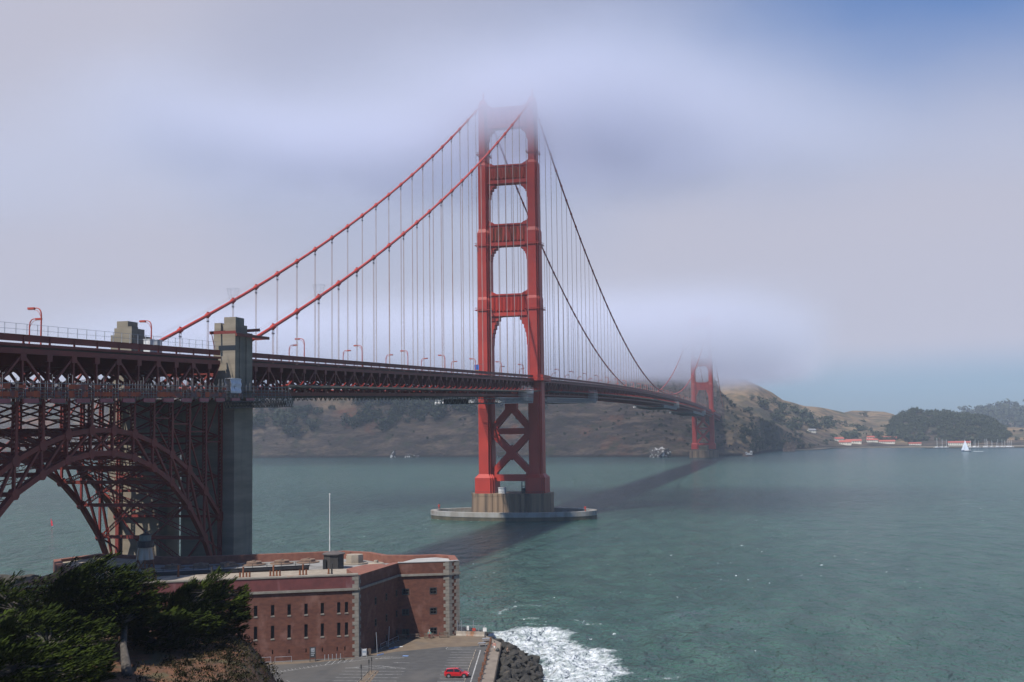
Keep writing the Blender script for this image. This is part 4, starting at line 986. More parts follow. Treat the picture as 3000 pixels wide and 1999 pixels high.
# benches
bench = None
for i, (x, y, a, lab) in enumerate(((69.3,-377.9,40,'bench in the shaded inner corner of the fort wall'),(71.6,-377.0,22,'park bench with backrest next to the corner bench, against the fort wall'),(74.3,-375.75,22,'park bench behind the standing visitor in teal, against the fort wall'),(77.1,-374.5,22,'sunlit park bench nearest the stone corner of the fort wall'))):
    if i == 0:
        bench = thing('park_bench', lab, 'bench', (x,y,4.0), 'benches along the fort wall', local=True)
        b = MB(); b.box(-1.0,1.0,-.25,.2,.42,.48); obj('seat', b, WOOD, bench)
        b = MB(); b.bar((-1.0,.27,.72),(1.0,.27,.72), .06,.16); b.bar((-1.0,.30,.92),(1.0,.30,.92), .06,.16); obj('backrest', b, WOOD, bench)
        for sx2 in (-.85, .85):
            b = MB(); b.bar((sx2,-.2,0),(sx2,-.2,.42), .1); b.bar((sx2,.2,0),(sx2,.28,1.0), .1); obj('leg', b, DKSTEEL, bench)
        bench.rotation_euler = (0,0,R(a))
    else: dup(bench, (x,y,4.0), R(a), lab)
# signs, racks, railings
def frame_sign(loc, rz, w, h, zb, label, bg, fr):
    t = thing('information_board', label, 'sign', loc, local=True); t.rotation_euler = (0,0,R(rz))
    for s_ in (-1, 1):
        b = MB(); b.box(s_*w/2-.06,s_*w/2+.06,-.06,.06,0,zb+h+.1); obj('leg', b, fr, t)
    b = MB(); b.box(-w/2+.06,w/2-.06,-.04,.04,zb,zb+h); pn = obj('panel', b, bg, t)
    return t, pn
TXT = MAT('sign_photo_grey', (.35,.36,.37), (.10,.11,.12), 6, .7, world_pos=False); SGN = MAT('sign_dark', (.03,.032,.03), None)
t, pn = frame_sign((60.5,-402.95,4.0), 27, 1.0, 1.9, .75, 'tall dark framed information board with photos in front of the brick wall', SGN, DKSTEEL)
b = MB(); b.box(-.36,.36,-.06,-.041,1.75,2.5); b.box(-.34,.34,-.06,-.041,1.42,1.62); b.box(-.34,.2,-.06,-.041,1.05,1.3); obj('printed_picture', b, TXT, pn)
t, pn = frame_sign((68.15,-396.5,4.0), 30, .85, 1.25, .15, 'white information board with a blue picture at the stone corner of the fort', WHITEP, STEEL)
b = MB(); b.box(-.3,.3,-.06,-.041,.75,1.05); obj('printed_picture', b, MAT('sign_photo_blue', (.12,.2,.3), (.35,.38,.4), 6, .7, world_pos=False), pn)
t = thing('information_board', 'plain tan panel leaning beside the white board at the fort corner', 'sign', (68.9,-395.7,4.0), local=True)
b = MB(); b.box(-.3,.3,-.05,.05,.1,1.35); obj('panel', b, WOOD, t); b = MB(); b.box(-.25,.25,.05,.3,0,.1); obj('foot', b, DKSTEEL, t); t.rotation_euler = (0,0,R(35))
rk = None
for i, (x, y) in enumerate(((62.2,-401.3),(62.8,-400.95),(63.4,-400.55),(64.05,-400.15),(64.7,-399.75))):
    if i == 0:
        b = MB(); b.tube([(0,0,0),(0,0,.95)], .07, 8); b.tube([(0,0,.95),(0,0,1.02)], .09, 8); rk = tag(obj('bollard', b, STEEL), 'slim pale bollard in the row of five against the fort wall', 'bollard', 'bollards in front of the fort wall')
    put(rk, i, (x,y,4.0), 0, 'first second third fourth fifth'.split()[i]+' slim pale bollard from the dark information board, in the row of five')
rf = None
for i, (x, y, a, lab) in enumerate(((51.75,-405.75,27,'grey pipe railing section nearest the bluff, at the foot of the brick wall'),(55.25,-404.35,25,'grey pipe railing section nearer the information board, at the foot of the brick wall'))):
    if i == 0:
        rf = thing('pipe_railing', lab, 'railing', (x,y,4.0), 'pipe railings along the brick wall', local=True)
        b = MB(); b.bar((-1.5,0,1.0),(1.5,0,1.0), .07); b.bar((-1.5,0,.15),(1.5,0,.15), .06); obj('rail', b, STEEL, rf)
        for s_ in (-1.5,1.5):
            b = MB(); b.bar((s_,0,0),(s_,0,1.0), .07); b.bar((s_,-.3,.03),(s_,.3,.03), .07); obj('leg', b, STEEL, rf)
        rf.rotation_euler = (0,0,R(a))
    else: dup(rf, (x,y,4.0), R(a), lab)
for i, (x, y, lab) in enumerate(((68.75,-387.5,'pipe railing beside the shaded fort doorway'),(68.95,-384.3,'middle pipe railing along the shaded fort wall'),(69.05,-381.2,'pipe railing next to the corner bench on the shaded fort wall'))): dup(rf, (x,y,4.0), R(88), lab, 'pipe railings along the shaded wall')
for x, y, lab, lean in ((69.7,-393.6,'pale leaning pole planted before the fort doorway',.25),(69.4,-386.6,'tall pale pole beside the railings on the shaded wall',-.2)):
    b = MB(); b.tube([(x,y,4.0),(x-lean,y+.1,8.0)], .07, 6); tag(obj('marker_pole', b, STEEL), lab, 'pole')
sgp = None
for x, y, lab in ((74.8,-410.2,'signpost at the tip of the dirt median, taller of the close pair'),(75.1,-412.3,'shorter signpost just behind the tip of the dirt median'),(75.4,-416.8,'signpost standing lower down the dirt median')):
    t = thing('signpost', lab, 'signpost', (x,y,4.0), 'signposts on the median', local=True)
    b = MB(); b.tube([(0,0,0),(0,0,2.7)], .05, 6); obj('post', b, DKSTEEL, t); b = MB(); b.box(-.12,.12,-.03,.03,2.0,2.65); obj('plate', b, SGN, t)
t = thing('electric_scooter', 'black kick scooter parked by the last bollard on the striped bay', 'scooter', (65.3,-400.6,4.0), local=True)
b = MB(); b.box(-.45,.4,-.08,.08,.12,.18); obj('deck', b, TYRE, t); b = MB(); b.tube([(.42,0,.12),(.32,0,1.15)], .03, 6); b.bar((.32,-.25,1.15),(.32,.25,1.15), .04); obj('handlebar', b, RUST, t)
for x in (-.45,.45):
    b = MB(); b.tube([(x,-.03,.11),(x,.03,.11)], .11, 10); obj('wheel', b, TYRE, t)
t.rotation_euler = (0,0,R(40))
# concrete barriers, chain link gate
BAR = MAT('rust_streaked_concrete', (.33,.29,.24), (.25,.21,.17), 1, .9, c3=(.22,.09,.035), scale3=.6, lo3=.5, hi3=.64, stretch3=(1,1,.15))
for i, (x0, x1, y, lab) in enumerate(((79.0,81.0,-371.9,'concrete traffic barrier touching the fort corner, below the gate'),(81.05,82.9,-371.95,'middle concrete traffic barrier below the chain-link gate'),(82.95,85.1,-372.0,'rustiest concrete traffic barrier, at the rocks end of the row'))):
    b = MB(); pr = [(-.3,0),(.3,0),(.3,.12),(.14,.4),(.1,.95),(-.1,.95),(-.14,.4),(-.3,.12)]
    vs = [(x, y+a, 4.0+z) for x in (x0, x1) for a, z in pr]; b.add(vs, [tuple(range(8)), tuple(range(8,16))[::-1]]+[(k,(k+1)%8,8+(k+1)%8,8+k) for k in range(8)])
    tag(obj('concrete_barrier', b, BAR), lab, 'barrier', 'concrete barriers at the gate')
gt = thing('chainlink_gate', 'tall galvanised chain-link gate beside the fort corner above the surf', 'gate', (79,-370.9,4.0))
b = MB(); gp = [(79.0,-371.2),(79.8,-370.9),(82.4,-370.9),(83.6,-371.0),(85.0,-371.4)]
for x, y in gp: b.tube([(x,y,3.9),(x,y,7.0 if x < 83.5 else 6.2)], .07, 6)
for p_, q_ in zip(gp[:-1], gp[1:]):
    for z in (6.0, 4.7): b.bar((*p_,z),(*q_,z), .05)
obj('gate_frame', b, STEEL, gt)
b = MB()
for p_, q_ in zip(gp[:-1], gp[1:]):
    L = math.dist(p_, q_); k = max(2, int(L/.22))
    for i in range(k):
        a_ = [p_[j]+(q_[j]-p_[j])*i/k for j in (0,1)]; c_ = [p_[j]+(q_[j]-p_[j])*(i+1)/k for j in (0,1)]
        for z in np.arange(4.6, 6.0, .24): b.bar((*a_,z),(*c_,z+.24), .015); b.bar((*c_,z),(*a_,z+.24), .015)
obj('wire_mesh', b, STEEL, gt)
b = MB(); b.box(81.0,81.5,-371.06,-371.03,5.0,5.9); tag(obj('notice_plate', b, WHITEP), 'small white notice fixed on the chain-link gate', 'sign')
b = MB(); b.box(84.7,85.5,-371.9,-371.85,5.0,5.8); b.bar((85.1,-371.87,4),(85.1,-371.87,5), .06); tag(obj('notice_plate', b, WHITEP), 'white notice on a short post by the rustiest barrier', 'sign')
b = MB(); b.box(82.2,82.9,-371.06,-371.03,4.9,5.5); tag(obj('notice_plate', b, MAT('red_notice', (.35,.05,.03))), 'red notice fixed low on the chain-link gate', 'sign')
for x, y, a, lab in ((86.9,-377.6,20,'grey folding table near the barriers'),(87.4,-382.4,35,'grey folding table lower down beside the posts')):
    t = thing('folding_table', lab, 'table', (x,y,4.02), 'grey tables by the seawall', local=True)
    b = MB(); b.box(-.75,.75,-.35,.35,.62,.68); obj('tabletop', b, STEEL, t)
    for sx2 in (-.6,.6):
        b = MB(); b.bar((sx2,-.3,0),(sx2,.3,.62), .05); b.bar((sx2,.3,0),(sx2,-.3,.62), .05); obj('leg', b, STEEL, t)
    b = MB(); b.box(-.75,.75,-.75,-.5,.35,.4); b.box(-.75,.75,.5,.75,.35,.4); obj('bench_plank', b, STEEL, t); t.rotation_euler = (0,0,R(a))

# ------------------------------------------------------------------ people by the seawall
SKIN = MAT('skin', (.40,.24,.17), None, rough=.6, world_pos=False)
def skinned(name, joints, edges, mat, parent, sub=1):
    me = bpy.data.meshes.new(name); me.from_pydata([j[:3] for j in joints], edges, [])
    o = bpy.data.objects.new(name, me); COL.objects.link(o)
    mod = o.modifiers.new('s', 'SKIN'); mod.branch_smoothing = .5
    for i, j in enumerate(joints):
        me.skin_vertices[0].data[i].radius = (j[3], j[4] if len(j) > 4 else j[3]) if me.skin_vertices else (.1,.1)
    me.skin_vertices[0].data[0].use_root = True
    o.modifiers.new('d', 'SUBSURF').levels = sub
    bpy.context.view_layer.update()
    ev = o.evaluated_get(bpy.context.evaluated_depsgraph_get()); nm = bpy.data.meshes.new_from_object(ev)
    o.modifiers.clear(); o.data = nm; nm.materials.clear(); nm.materials.append(mat)
    nm.polygons.foreach_set('use_smooth', [True]*len(nm.polygons))
    o.parent = parent; return o
def person(loc, rz, label, top, legs, hat=None, hatmat=None, stride=.08, lean=0.0, shorts=False, sleeves=True):
    t = thing('person', label, 'person', loc, local=True); t.rotation_euler = (0,0,R(rz))
    L = lean
    J = [(0,0,.95,.14,.11),(0,L*.4,1.18,.15,.10),(0,L*.8,1.40,.17,.10),(0,L,1.52,.055),(0,L+.02,1.60,.085,.10),(0,L+.02,1.72,.075,.09),
         (-.21,L*.8,1.41,.06),(-.29,L*.6+.03,1.15,.045),(-.27,L*.6+.16,.93,.035),(-.26,L*.6+.22,.84,.04,.02),
         (.21,L*.8,1.41,.06),(.29,L*.6+.03,1.15,.045),(.27,L*.6+.16,.93,.035),(.26,L*.6+.22,.84,.04,.02),
         (-.10,stride*.4,.86,.095),(-.11,stride+.03,.48,.065),(-.11,stride*.9-.02,.09,.045),(-.12,stride+.12,.03,.045,.03),
         (.10,-stride*.4,.86,.095),(.11,-stride+.03,.48,.065),(.11,-stride-.06,.09,.045),(.12,-stride+.08,.03,.045,.03)]
    Eg = [(0,1),(1,2),(2,3),(3,4),(4,5),(2,6),(6,7),(7,8),(8,9),(2,10),(10,11),(11,12),(12,13),(0,14),(14,15),(15,16),(16,17),(0,18),(18,19),(19,20),(20,21)]
    body = skinned('body', J, Eg, SKIN, t)
    g = .022
    def grow(ids, es, name, mat, e=g): 
        mp = {k: i for i, k in enumerate(ids)}
        skinned(name, [(*J[k][:3], J[k][3]+e, (J[k][4] if len(J[k]) > 4 else J[k][3])+e) for k in ids], [(mp[a], mp[b]) for a, b in es], mat, t)
    grow([0,1,2,6,7,8,10,11,12], [(0,1),(1,2),(2,3),(3,4),(4,5),(2,6),(6,7),(7,8)] and [(0,1),(1,2),(2,6),(6,7),(7,8),(2,10),(10,11),(11,12)], 'jacket', top)
    if shorts: grow([0,14,15,18,19], [(0,14),(14,15),(0,18),(18,19)], 'shorts', legs)
    else: grow([0,14,15,16,18,19,20], [(0,14),(14,15),(15,16),(0,18),(18,19),(19,20)], 'trousers', legs)
    b = MB(); b.ball((0,L-.005,1.70), .105,.125,.12, 10,8); b.ball((0,L-.03,1.66), .1,.1,.12, 8,6)
    obj('hat' if hat else 'hair', b, hatmat or SGN, t, smooth=True)
    b = MB(); b.ball((0,L+.125,1.645), .016,.03,.025, 6,5); obj('nose', b, SKIN, t)
    return t
cl = lambda n, c: MAT('cloth_'+n, c, None, rough=.9, world_pos=False)
person((74.6,-376.35,4.0), 200, 'person in teal jacket, dark red trousers and white hat standing at a bench', cl('teal', (.05,.28,.28)), cl('darkred', (.12,.015,.025)), True, cl('white', (.7,.7,.68)), .04)
person((91.2,-387.4,4.12), 170, 'person in red and white top and white shorts walking on the seawall path', cl('redwhite', (.45,.16,.14)), cl('offwhite', (.6,.6,.58)), None, SGN, .2, shorts=True)
person((91.9,-396.3,4.12), 60, 'person in dark jacket leaning by the posts of the seawall path', cl('navy', (.03,.05,.07)), cl('black', (.012,.012,.014)), None, SGN, .08, .12)
person((93.6,-386.6,3.05), 250, 'person in tan top and black trousers standing on the rocks below the seawall', cl('tan', (.33,.20,.12)), cl('black2', (.012,.012,.012)), None, MAT('brown_hair', (.09,.05,.03), None), .06)
b = MB(); b.ball((0,0,.30), .38,.26,.30, 10,8); b.ball((.1,.05,.5), .2,.16,.2, 8,6); b.tube([(-.2,0,.5),(0,0,.75),(.2,0,.52)], .03, 6)
bag = tag(obj('bag', b, SGN, smooth=True), 'rounded black bag lying on the edge of the seawall by the walker', 'bag'); bag.location = (92.0,-388.1,4.12)

# ------------------------------------------------------------------ riprap
def rock_mesh(seed, sub=2, sq=(1,1,.75), rough=.28, name='boulder'):
    b = bmesh.new(); bmesh.ops.create_icosphere(b, subdivisions=sub, radius=1.0); r = random.Random(seed)
    pl = [(Vector((r.gauss(0,1), r.gauss(0,1), r.gauss(0,1))).normalized(), r.uniform(.42,.82)) for _ in range(12)]
    for v in b.verts:
        p = v.co.copy()
        for n_, d_ in pl:
            k = p.dot(n_)
            if k > d_: p -= n_*(k-d_)*.98
        v.co = Vector((p.x*sq[0], p.y*sq[1], p.z*sq[2]))*(1+r.uniform(-rough,rough)*.22)
    me = bpy.data.meshes.new(name); b.to_mesh(me); b.free(); return me
rm = []
for i in range(7):
    me = rock_mesh(i); me.materials.append(ROCK); rm.append(me)
inner = [(80.5,-362.5),(85.6,-370.6),(90.9,-378.8),(98.8,-414.3),(105.6,-445)]; outer = [(83.5,-358.5),(89,-363.2),(96.2,-374.5),(100.2,-384),(101.6,-392),(103.5,-402),(112,-440)]
def along(pl, t):
    ds = [math.dist(a, b) for a, b in zip(pl[:-1], pl[1:])]; T = t*sum(ds)
    for a, b, d in zip(pl[:-1], pl[1:], ds):
        if T <= d: return Vector(a)+(Vector(b)-Vector(a))*(T/d)
        T -= d
    return Vector(pl[-1])
rr = random.Random(5); cnt = 0
for i in range(34):
    for j in range(7):
        t = (i+rr.uniform(0,1))/40; v = (j+rr.uniform(.1,.9))/7.0
        a, b_ = along(inner, t), along(outer, t)
        if (b_-a).length < 4 and j % 2: continue
        p = a+(b_-a)*v
        z = 3.0*(1-v)**.9+rr.uniform(-.3,.35); s_ = rr.uniform(.8,1.5)
        o = bpy.data.objects.new('boulder', rm[cnt % 7]); COL.objects.link(o); cnt += 1
        o.location = (p.x, p.y, z); o.scale = (s_*rr.uniform(.8,1.2), s_*rr.uniform(.8,1.2), s_*rr.uniform(.75,1.05)); o.rotation_euler = (rr.uniform(-.5,.5), rr.uniform(-.5,.5), rr.uniform(0,6.28))
        tag(o, 'dark angular boulder in the riprap heaped between seawall and surf', 'boulder', 'riprap boulders below the seawall')
b = MB()
n_ = 20
for i in range(n_):
    t0, t1 = i/n_*.98, (i+1)/n_*.98
    a0, b0, a1, b1 = along(inner,t0), along(outer,t0), along(inner,t1), along(outer,t1)
    b.add([(*a0,2.3),(*b0,-.9),(*b1,-.9),(*a1,2.3)], [(0,1,2,3)])
struct('riprap_bed', b, ROCK, fix=False)

# ------------------------------------------------------------------ bluff in front, with wind-bent cypresses
BROW = [(20,-520),(50,-507),(68.3,-500.0),(77.6,-496.0),(84,-493.2),(88.7,-491.8),(90.6,-492.4),(92.6,-494.6),(95.2,-498.8),(97.2,-502.4),(101,-511),(108,-530),(118,-560),(130,-610)]
gx = np.arange(10, 150, 1.0); gy = np.arange(-640, -430, 1.0); X, Y = np.meshgrid(gx, gy, indexing='ij')
poly = BROW+[(130,-700),(20,-700)]
dd = seg_d(X, Y, BROW); ins_ = inside(X, Y, poly)
top = 26.0+np.clip((dd-2)*.06, 0, 2.0)-np.clip(2.5-dd, 0, 2.5)**2*.16
# keep the ground well below the viewpoint
top = np.where(np.hypot(X-149, Y+608) < 40, np.minimum(top, 26), top)
out = 25.0-1.5*dd-.02*dd**2
H = np.where(ins_, top, np.maximum(out, 1.0)) + fbm(X*.22, Y*.22, 5)*2.0*np.where(ins_, .45, 1.3) + fbm(X*.05+9, Y*.05, 3)*1.5
nx, ny = X.shape
me = bpy.data.meshes.new('bluff'); me.from_pydata([tuple(map(float, v)) for v in zip(X.ravel(), Y.ravel(), H.ravel())], [], [(i*ny+j, (i+1)*ny+j, (i+1)*ny+j+1, i*ny+j+1) for i in range(nx-1) for j in range(ny-1)])
me.materials.append(MAT('dry_bluff_soil', (.135,.055,.024), (.055,.030,.014), .7, .95, c3=(.070,.055,.022), scale3=.35, lo3=.50, hi3=.64, bump=.5, bscale=3.5, detail=9)); me.polygons.foreach_set('use_smooth', [True]*len(me.polygons))
bl = bpy.data.objects.new('bluff', me); COL.objects.link(bl); bl['kind'] = 'structure'
def ground_z(x, y):
    i = int(round(x-10)); j = int(round(y+640)); return float(H[max(0,min(nx-1,i)), max(0,min(ny-1,j))])
# dry grass tufts over the bluff
gr = MB(); r = random.Random(3)
for _ in range(1800):
    x, y = r.uniform(82, 101), r.uniform(-524, -491)
    if ground_z(x, y) < 21: continue
    z = ground_z(x, y)-.1
    a = r.uniform(0, 6.28); h = r.uniform(.12,.42); w = .05; lx, ly = r.uniform(-.2,.3), r.uniform(-.15,.25)
    gr.add([(x-w*math.cos(a),y-w*math.sin(a),z),(x+w*math.cos(a),y+w*math.sin(a),z),(x+lx,y+ly,z+h)], [(0,1,2)])
g_ = obj('dry_grass', gr, MAT('dry_grass_blades', (.12,.068,.026), (.055,.042,.016), .5, .9, spec=.1), fix=False); tag(g_, 'dry brown grass on the bluff below the cypresses', 'grass', kind='stuff')
def cypress(label, base, trunk, center, rad, npads, seed, flat=.32, wind=(.88,.27,.24), blade=1.0, dens=70):
    r = random.Random(seed); t = thing('cypress_tree', label, 'tree', base)
    C_ = Vector(center); W_ = Vector(wind).normalized(); bk = MB()
    tr = [Vector(p) for p in trunk]; n = len(tr); bk.tube(tr, [trunk_r*(1-.65*i/(n-1))*(1+.13*math.sin(i*2.3)) for i, trunk_r in enumerate([rad[2]*.11+.12]*n)], 8)
    lf_v = []; lf_f = []; top_ = tr[-1]; pads = []
    for k in range(npads):
        while True:
            d = Vector((r.uniform(-1,1), r.uniform(-1,1), r.uniform(-.75,1)))
            if .30 < d.length < 1: break
        d = d.normalized()*(d.length**.45)
        lump = 1+.28*math.sin(3.1*d.x+seed)*math.cos(2.7*d.y+seed*2)+.12*math.sin(9*d.x+5*d.y)
        p = C_+Vector((d.x*rad[0], d.y*rad[1], d.z*rad[2]))*lump
        pads.append((p, d))
    for k, (p, d) in enumerate(pads):
        if k % 3 == 0:                                        # limb out to the spray
            s0 = tr[r.randrange(n//2, n)]; mid = (s0+p)/2+Vector((0,0,-.3))+W_*.2
            bk.tube([s0, mid, p], [.13,.08,.03], 5, cap=False)
        dirn = (Vector((d.x, d.y, d.z*.35))*.7+W_*1.0).normalized()
        side = dirn.cross(Vector((0,0,1))).normalized(); upv = side.cross(dirn)
        R_ = r.uniform(.65,1.25)*min(rad[:2])/4.6
        for b_ in range(dens):
            u_ = r.uniform(-1,1.25); v_ = r.gauss(0,.42); w_ = r.gauss(0,flat*.45)-.12*v_*v_
            q = p+dirn*(u_*R_)+side*(v_*R_*(1-.28*u_))+upv*(w_*R_)
            L = r.uniform(.28,.62)*blade; wd = r.uniform(.035,.075)*blade
            dv = (dirn*1.0+side*(v_*.9+r.uniform(-.35,.35))+upv*r.uniform(-.15,.55)).normalized(); sv = dv.cross(upv+side*r.uniform(-.8,.8)).normalized()*wd
            o_ = len(lf_v); lf_v += [q-sv*.6, q+sv*.6, q+dv*L*.55+sv, q+dv*L, q+dv*L*.55-sv]; lf_f.append((o_,o_+1,o_+2,o_+3,o_+4))
    obj('trunk', bk, BARK, t, smooth=True)
    m_ = MB(); m_.v = [tuple(v) for v in lf_v]; m_.f = lf_f; m_.mi = [0]*len(lf_f); obj('crown', m_, LEAFA, t, fix=False)
    return t
def zt_(x, y): return ground_z(x, y)-.3
cypress('largest wind-bent cypress with a bare grey trunk, in front of the lighthouse', (95.2,-520.6,zt_(95.2,-520.6)), [(95.2,-520.6,zt_(95.2,-520.6)),(94.2,-519.2,27.0),(92.3,-516.6,28.2),(91.2,-514.8,29.8),(90.0,-513.4,31.5),(89.4,-513.0,33.2)], (87.6,-513.5,31.3), (5.6,4.4,2.9), 330, 11)
cypress('smaller cypress on the bluff edge in front of the slit windows', (90.6,-497.6,zt_(90.6,-497.6)), [(90.6,-497.6,zt_(90.6,-497.6)),(90.3,-497.7,26.5),(90.4,-498.2,28.5),(90.6,-498.4,30.5)], (90.0,-498.6,28.2), (4.2,3.6,2.9), 280, 23, wind=(.82,.26,.38))
cypress('dark cypress between the big cypress and the one at the bluff edge', (91.6,-506.5,zt_(91.6,-506.5)), [(91.6,-506.5,zt_(91.6,-506.5)),(91.5,-506.6,26.6),(91.4,-506.6,28)], (90.2,-506.2,27.7), (4.0,3.0,1.7), 190, 83)
cypress('low spreading cypress at the bottom corner below the big cypress', (96.0,-536.0,zt_(96,-536)), [(96.0,-536.0,zt_(96,-536)),(96.1,-535.8,28.8),(96.0,-535.6,30.2)], (95.4,-535.2,29.9), (5.2,3.8,1.6), 190, 31, flat=.25)
cypress('cypress crown at the frame edge left of the big cypress', (80,-512,zt_(80,-512)), [(80,-512,zt_(80,-512)),(80.2,-511.8,28),(80.4,-511.6,30)], (80.0,-511.8,29.8), (6.6,4.6,2.8), 260, 43)
cypress('bright green cypress between the big cypress and the low spreading one', (91.5,-526,zt_(91.5,-526)), [(91.5,-526,zt_(91.5,-526)),(91.4,-525.9,28.5),(91.3,-525.8,30)], (90.2,-525.6,29.8), (5.8,4.0,2.2), 220, 57, flat=.26)
cypress('rearmost cypress in front of the dark rock mound', (69,-509,zt_(69,-509)), [(69,-509,zt_(69,-509)),(69.2,-508.8,27.5),(69.4,-508.6,29.5)], (69.0,-508.4,29.0), (7.0,4.4,2.4), 170, 67)
cypress('shaded cypress filling the slope under the big cypress', (94,-529.5,zt_(94,-529.5)), [(94,-529.5,zt_(94,-529.5)),(94.1,-529.4,27.0),(94.2,-529.3,28)], (90.5,-528.5,27.9), (5.4,4.2,1.9), 190, 71)
sc_v = []; sc_f = []; r = random.Random(77)  # dark scrub added where the bluff side is shaded; shade put into its colour
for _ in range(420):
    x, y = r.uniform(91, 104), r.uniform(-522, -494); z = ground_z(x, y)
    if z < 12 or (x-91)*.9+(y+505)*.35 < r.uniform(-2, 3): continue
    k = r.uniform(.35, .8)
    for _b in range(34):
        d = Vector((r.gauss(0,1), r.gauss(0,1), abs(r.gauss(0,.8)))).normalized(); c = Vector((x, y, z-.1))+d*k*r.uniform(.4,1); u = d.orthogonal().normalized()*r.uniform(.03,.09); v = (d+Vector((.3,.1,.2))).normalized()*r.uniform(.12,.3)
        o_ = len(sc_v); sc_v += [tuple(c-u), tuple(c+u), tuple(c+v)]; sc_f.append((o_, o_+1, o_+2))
m_ = MB(); m_.v = sc_v; m_.f = sc_f; m_.mi = [0]*len(sc_f); tag(obj('shade_scrub', m_, MAT('shade_dark_scrub', (.030,.024,.011), (.016,.016,.008), .8, .95, spec=.1), fix=False), 'low scrub added and darkened for the shade on the steep side of the bluff', 'scrub', kind='stuff')
# dark rock mound with a signal post left of the fort
b = bmesh.new(); bmesh.ops.create_grid(b, x_segments=50, y_segments=40, size=1)
for v in b.verts:
    x, y = v.co.x*32-24, v.co.y*24-406; u, w_ = v.co.x, v.co.y
    e = max(0, 1-u*u)**.5*max(0, 1-w_*w_)**.5
    v.co = (x, y, 2+15.2*min(1, e*1.5)+float(fbm(np.array(x*.13), np.array(y*.13), 5))*4*e)
me = bpy.data.meshes.new('rock_mound'); b.to_mesh(me); b.free(); me.materials.append(MAT('dark_mound', (.045,.036,.028), (.028,.026,.018), .4, .95, bump=.5))
o = bpy.data.objects.new('rock_mound', me); COL.objects.link(o); o['kind'] = 'structure'
t = thing('signal_post', 'thin navigation signal post with two round discs on the dark rock mound', 'signal', (-8.5,-402,16.0))
b = MB(); b.tube([(-8.5,-402,15.5),(-8.5,-402,23.0)], .1, 6); obj('post', b, STEEL, t)
for z in (20.8, 18.4):
    b = MB(); b.tube([(-8.0,-402.1,z),(-7.8,-402.4,z)], .62, 14); obj('disc', b, MAT('signal_disc', (.3,.36,.45), (.15,.2,.28), 2, .6), t)

# ------------------------------------------------------------------ street lamps on the deck
LAMP = MAT('lamp_orange', (.36,.05,.03), None, rough=.5, world_pos=False)
def lamp_proto():
    t = thing('street_lamp', 'x', 'street lamp', (0,0,0), local=True)
    b = MB(); b.tube([(0,0,0),(0,0,6.3),(.12,0,7.0),(.45,0,7.5),(.95,0,7.7),(1.6,0,7.7)], [.17,.14,.13,.12,.11,.1], 8); b.tube([(.1,0,6.0),(.55,0,6.9),(1.1,0,7.3),(1.6,0,7.35)], .05, 6); b.cyl((0,0), .26, 0, .5, 8); obj('pole', b, LAMP, t)
    b = MB(); b.box(1.5,2.9,-.27,.27,7.45,7.85); obj('lamp_head', b, LAMP, t)
    b = MB(); b.box(1.6,2.8,-.2,.2,7.38,7.45); obj('lens', b, MAT('lamp_lens', (.5,.45,.3), None, rough=.3), t)
    return t
lp = lamp_proto(); used = False
GL = {'a': 'street lamps on the approach over the arch', 's': 'street lamps between pylon and nearer tower', 'm': 'street lamps between the two towers'}
def lab_(side, n):
    w_ = 'near kerb' if side > 0 else 'far kerb'
    if n < -345: return f'orange street lamp on the {w_} above the steel arch, at {"the frame edge" if n < -400 else "the concrete pylon"}' if side > 0 else 'orange street lamp on the far kerb above the steel arch', GL['a']+(' near kerb' if side > 0 else ' far kerb')
    if n < 0: return f'orange curved street lamp on the {w_} of the deck between pylon and nearer tower', GL['s']+' '+w_
    return f'orange curved street lamp on the {w_} of the deck between the two towers', GL['m']+' '+w_
for side, ns_ in ((1, [-414,-375,-292]+[-245.5+46.6*k for k in range(6)]+[36+46.6*k for k in range(27)]), (-1, [-391,-306,-260]+[-214+45*k for k in range(5)]+[13+46.6*k for k in range(27)])):
    for n in ns_:
        l, g = lab_(side, n); kk = [q for q in ns_ if -345 < q < 0].index(n) if -345 < n < 0 else ([q for q in ns_ if q > 0].index(n) if n > 0 else -1)
        if -345 < n < 0: l = ORD[kk]+' orange street lamp past the concrete pylon on the '+('near' if side > 0 else 'far')+' kerb of the deck'
        elif 0 < n and kk < 12: l = ORD[kk]+' orange street lamp past the nearer tower on the '+('near' if side > 0 else 'far')+' kerb of the deck'
        loc = (side*9.7, n, zr(n)-1.8); rz = math.pi if side > 0 else 0
        if not used: lp.location = loc; lp.rotation_euler = (0,0,rz); lp['label'] = l; lp['group'] = g; used = True
        else: dup(lp, loc, rz, l, g)
t = thing('road_sign', 'blue road sign with a yellow plate below it beside the nearer tower', 'road sign', (9.9,-104,zr(-104)-1.8))
z = zr(-104)-1.8; b = MB(); b.tube([(9.9,-104.4,z),(9.9,-104.4,z+4.6)], .09, 6); obj('post', b, LAMP, t)
b = MB(); b.box(8.9,10.9,-104.72,-104.62,z+2.6,z+4.9); obj('blue_panel', b, MAT('sign_blue', (.03,.13,.42)), t); b = MB(); b.box(9.2,10.6,-104.74,-104.64,z+1.7,z+2.5); obj('yellow_panel', b, MAT('sign_yellow', (.5,.3,.04)), t)
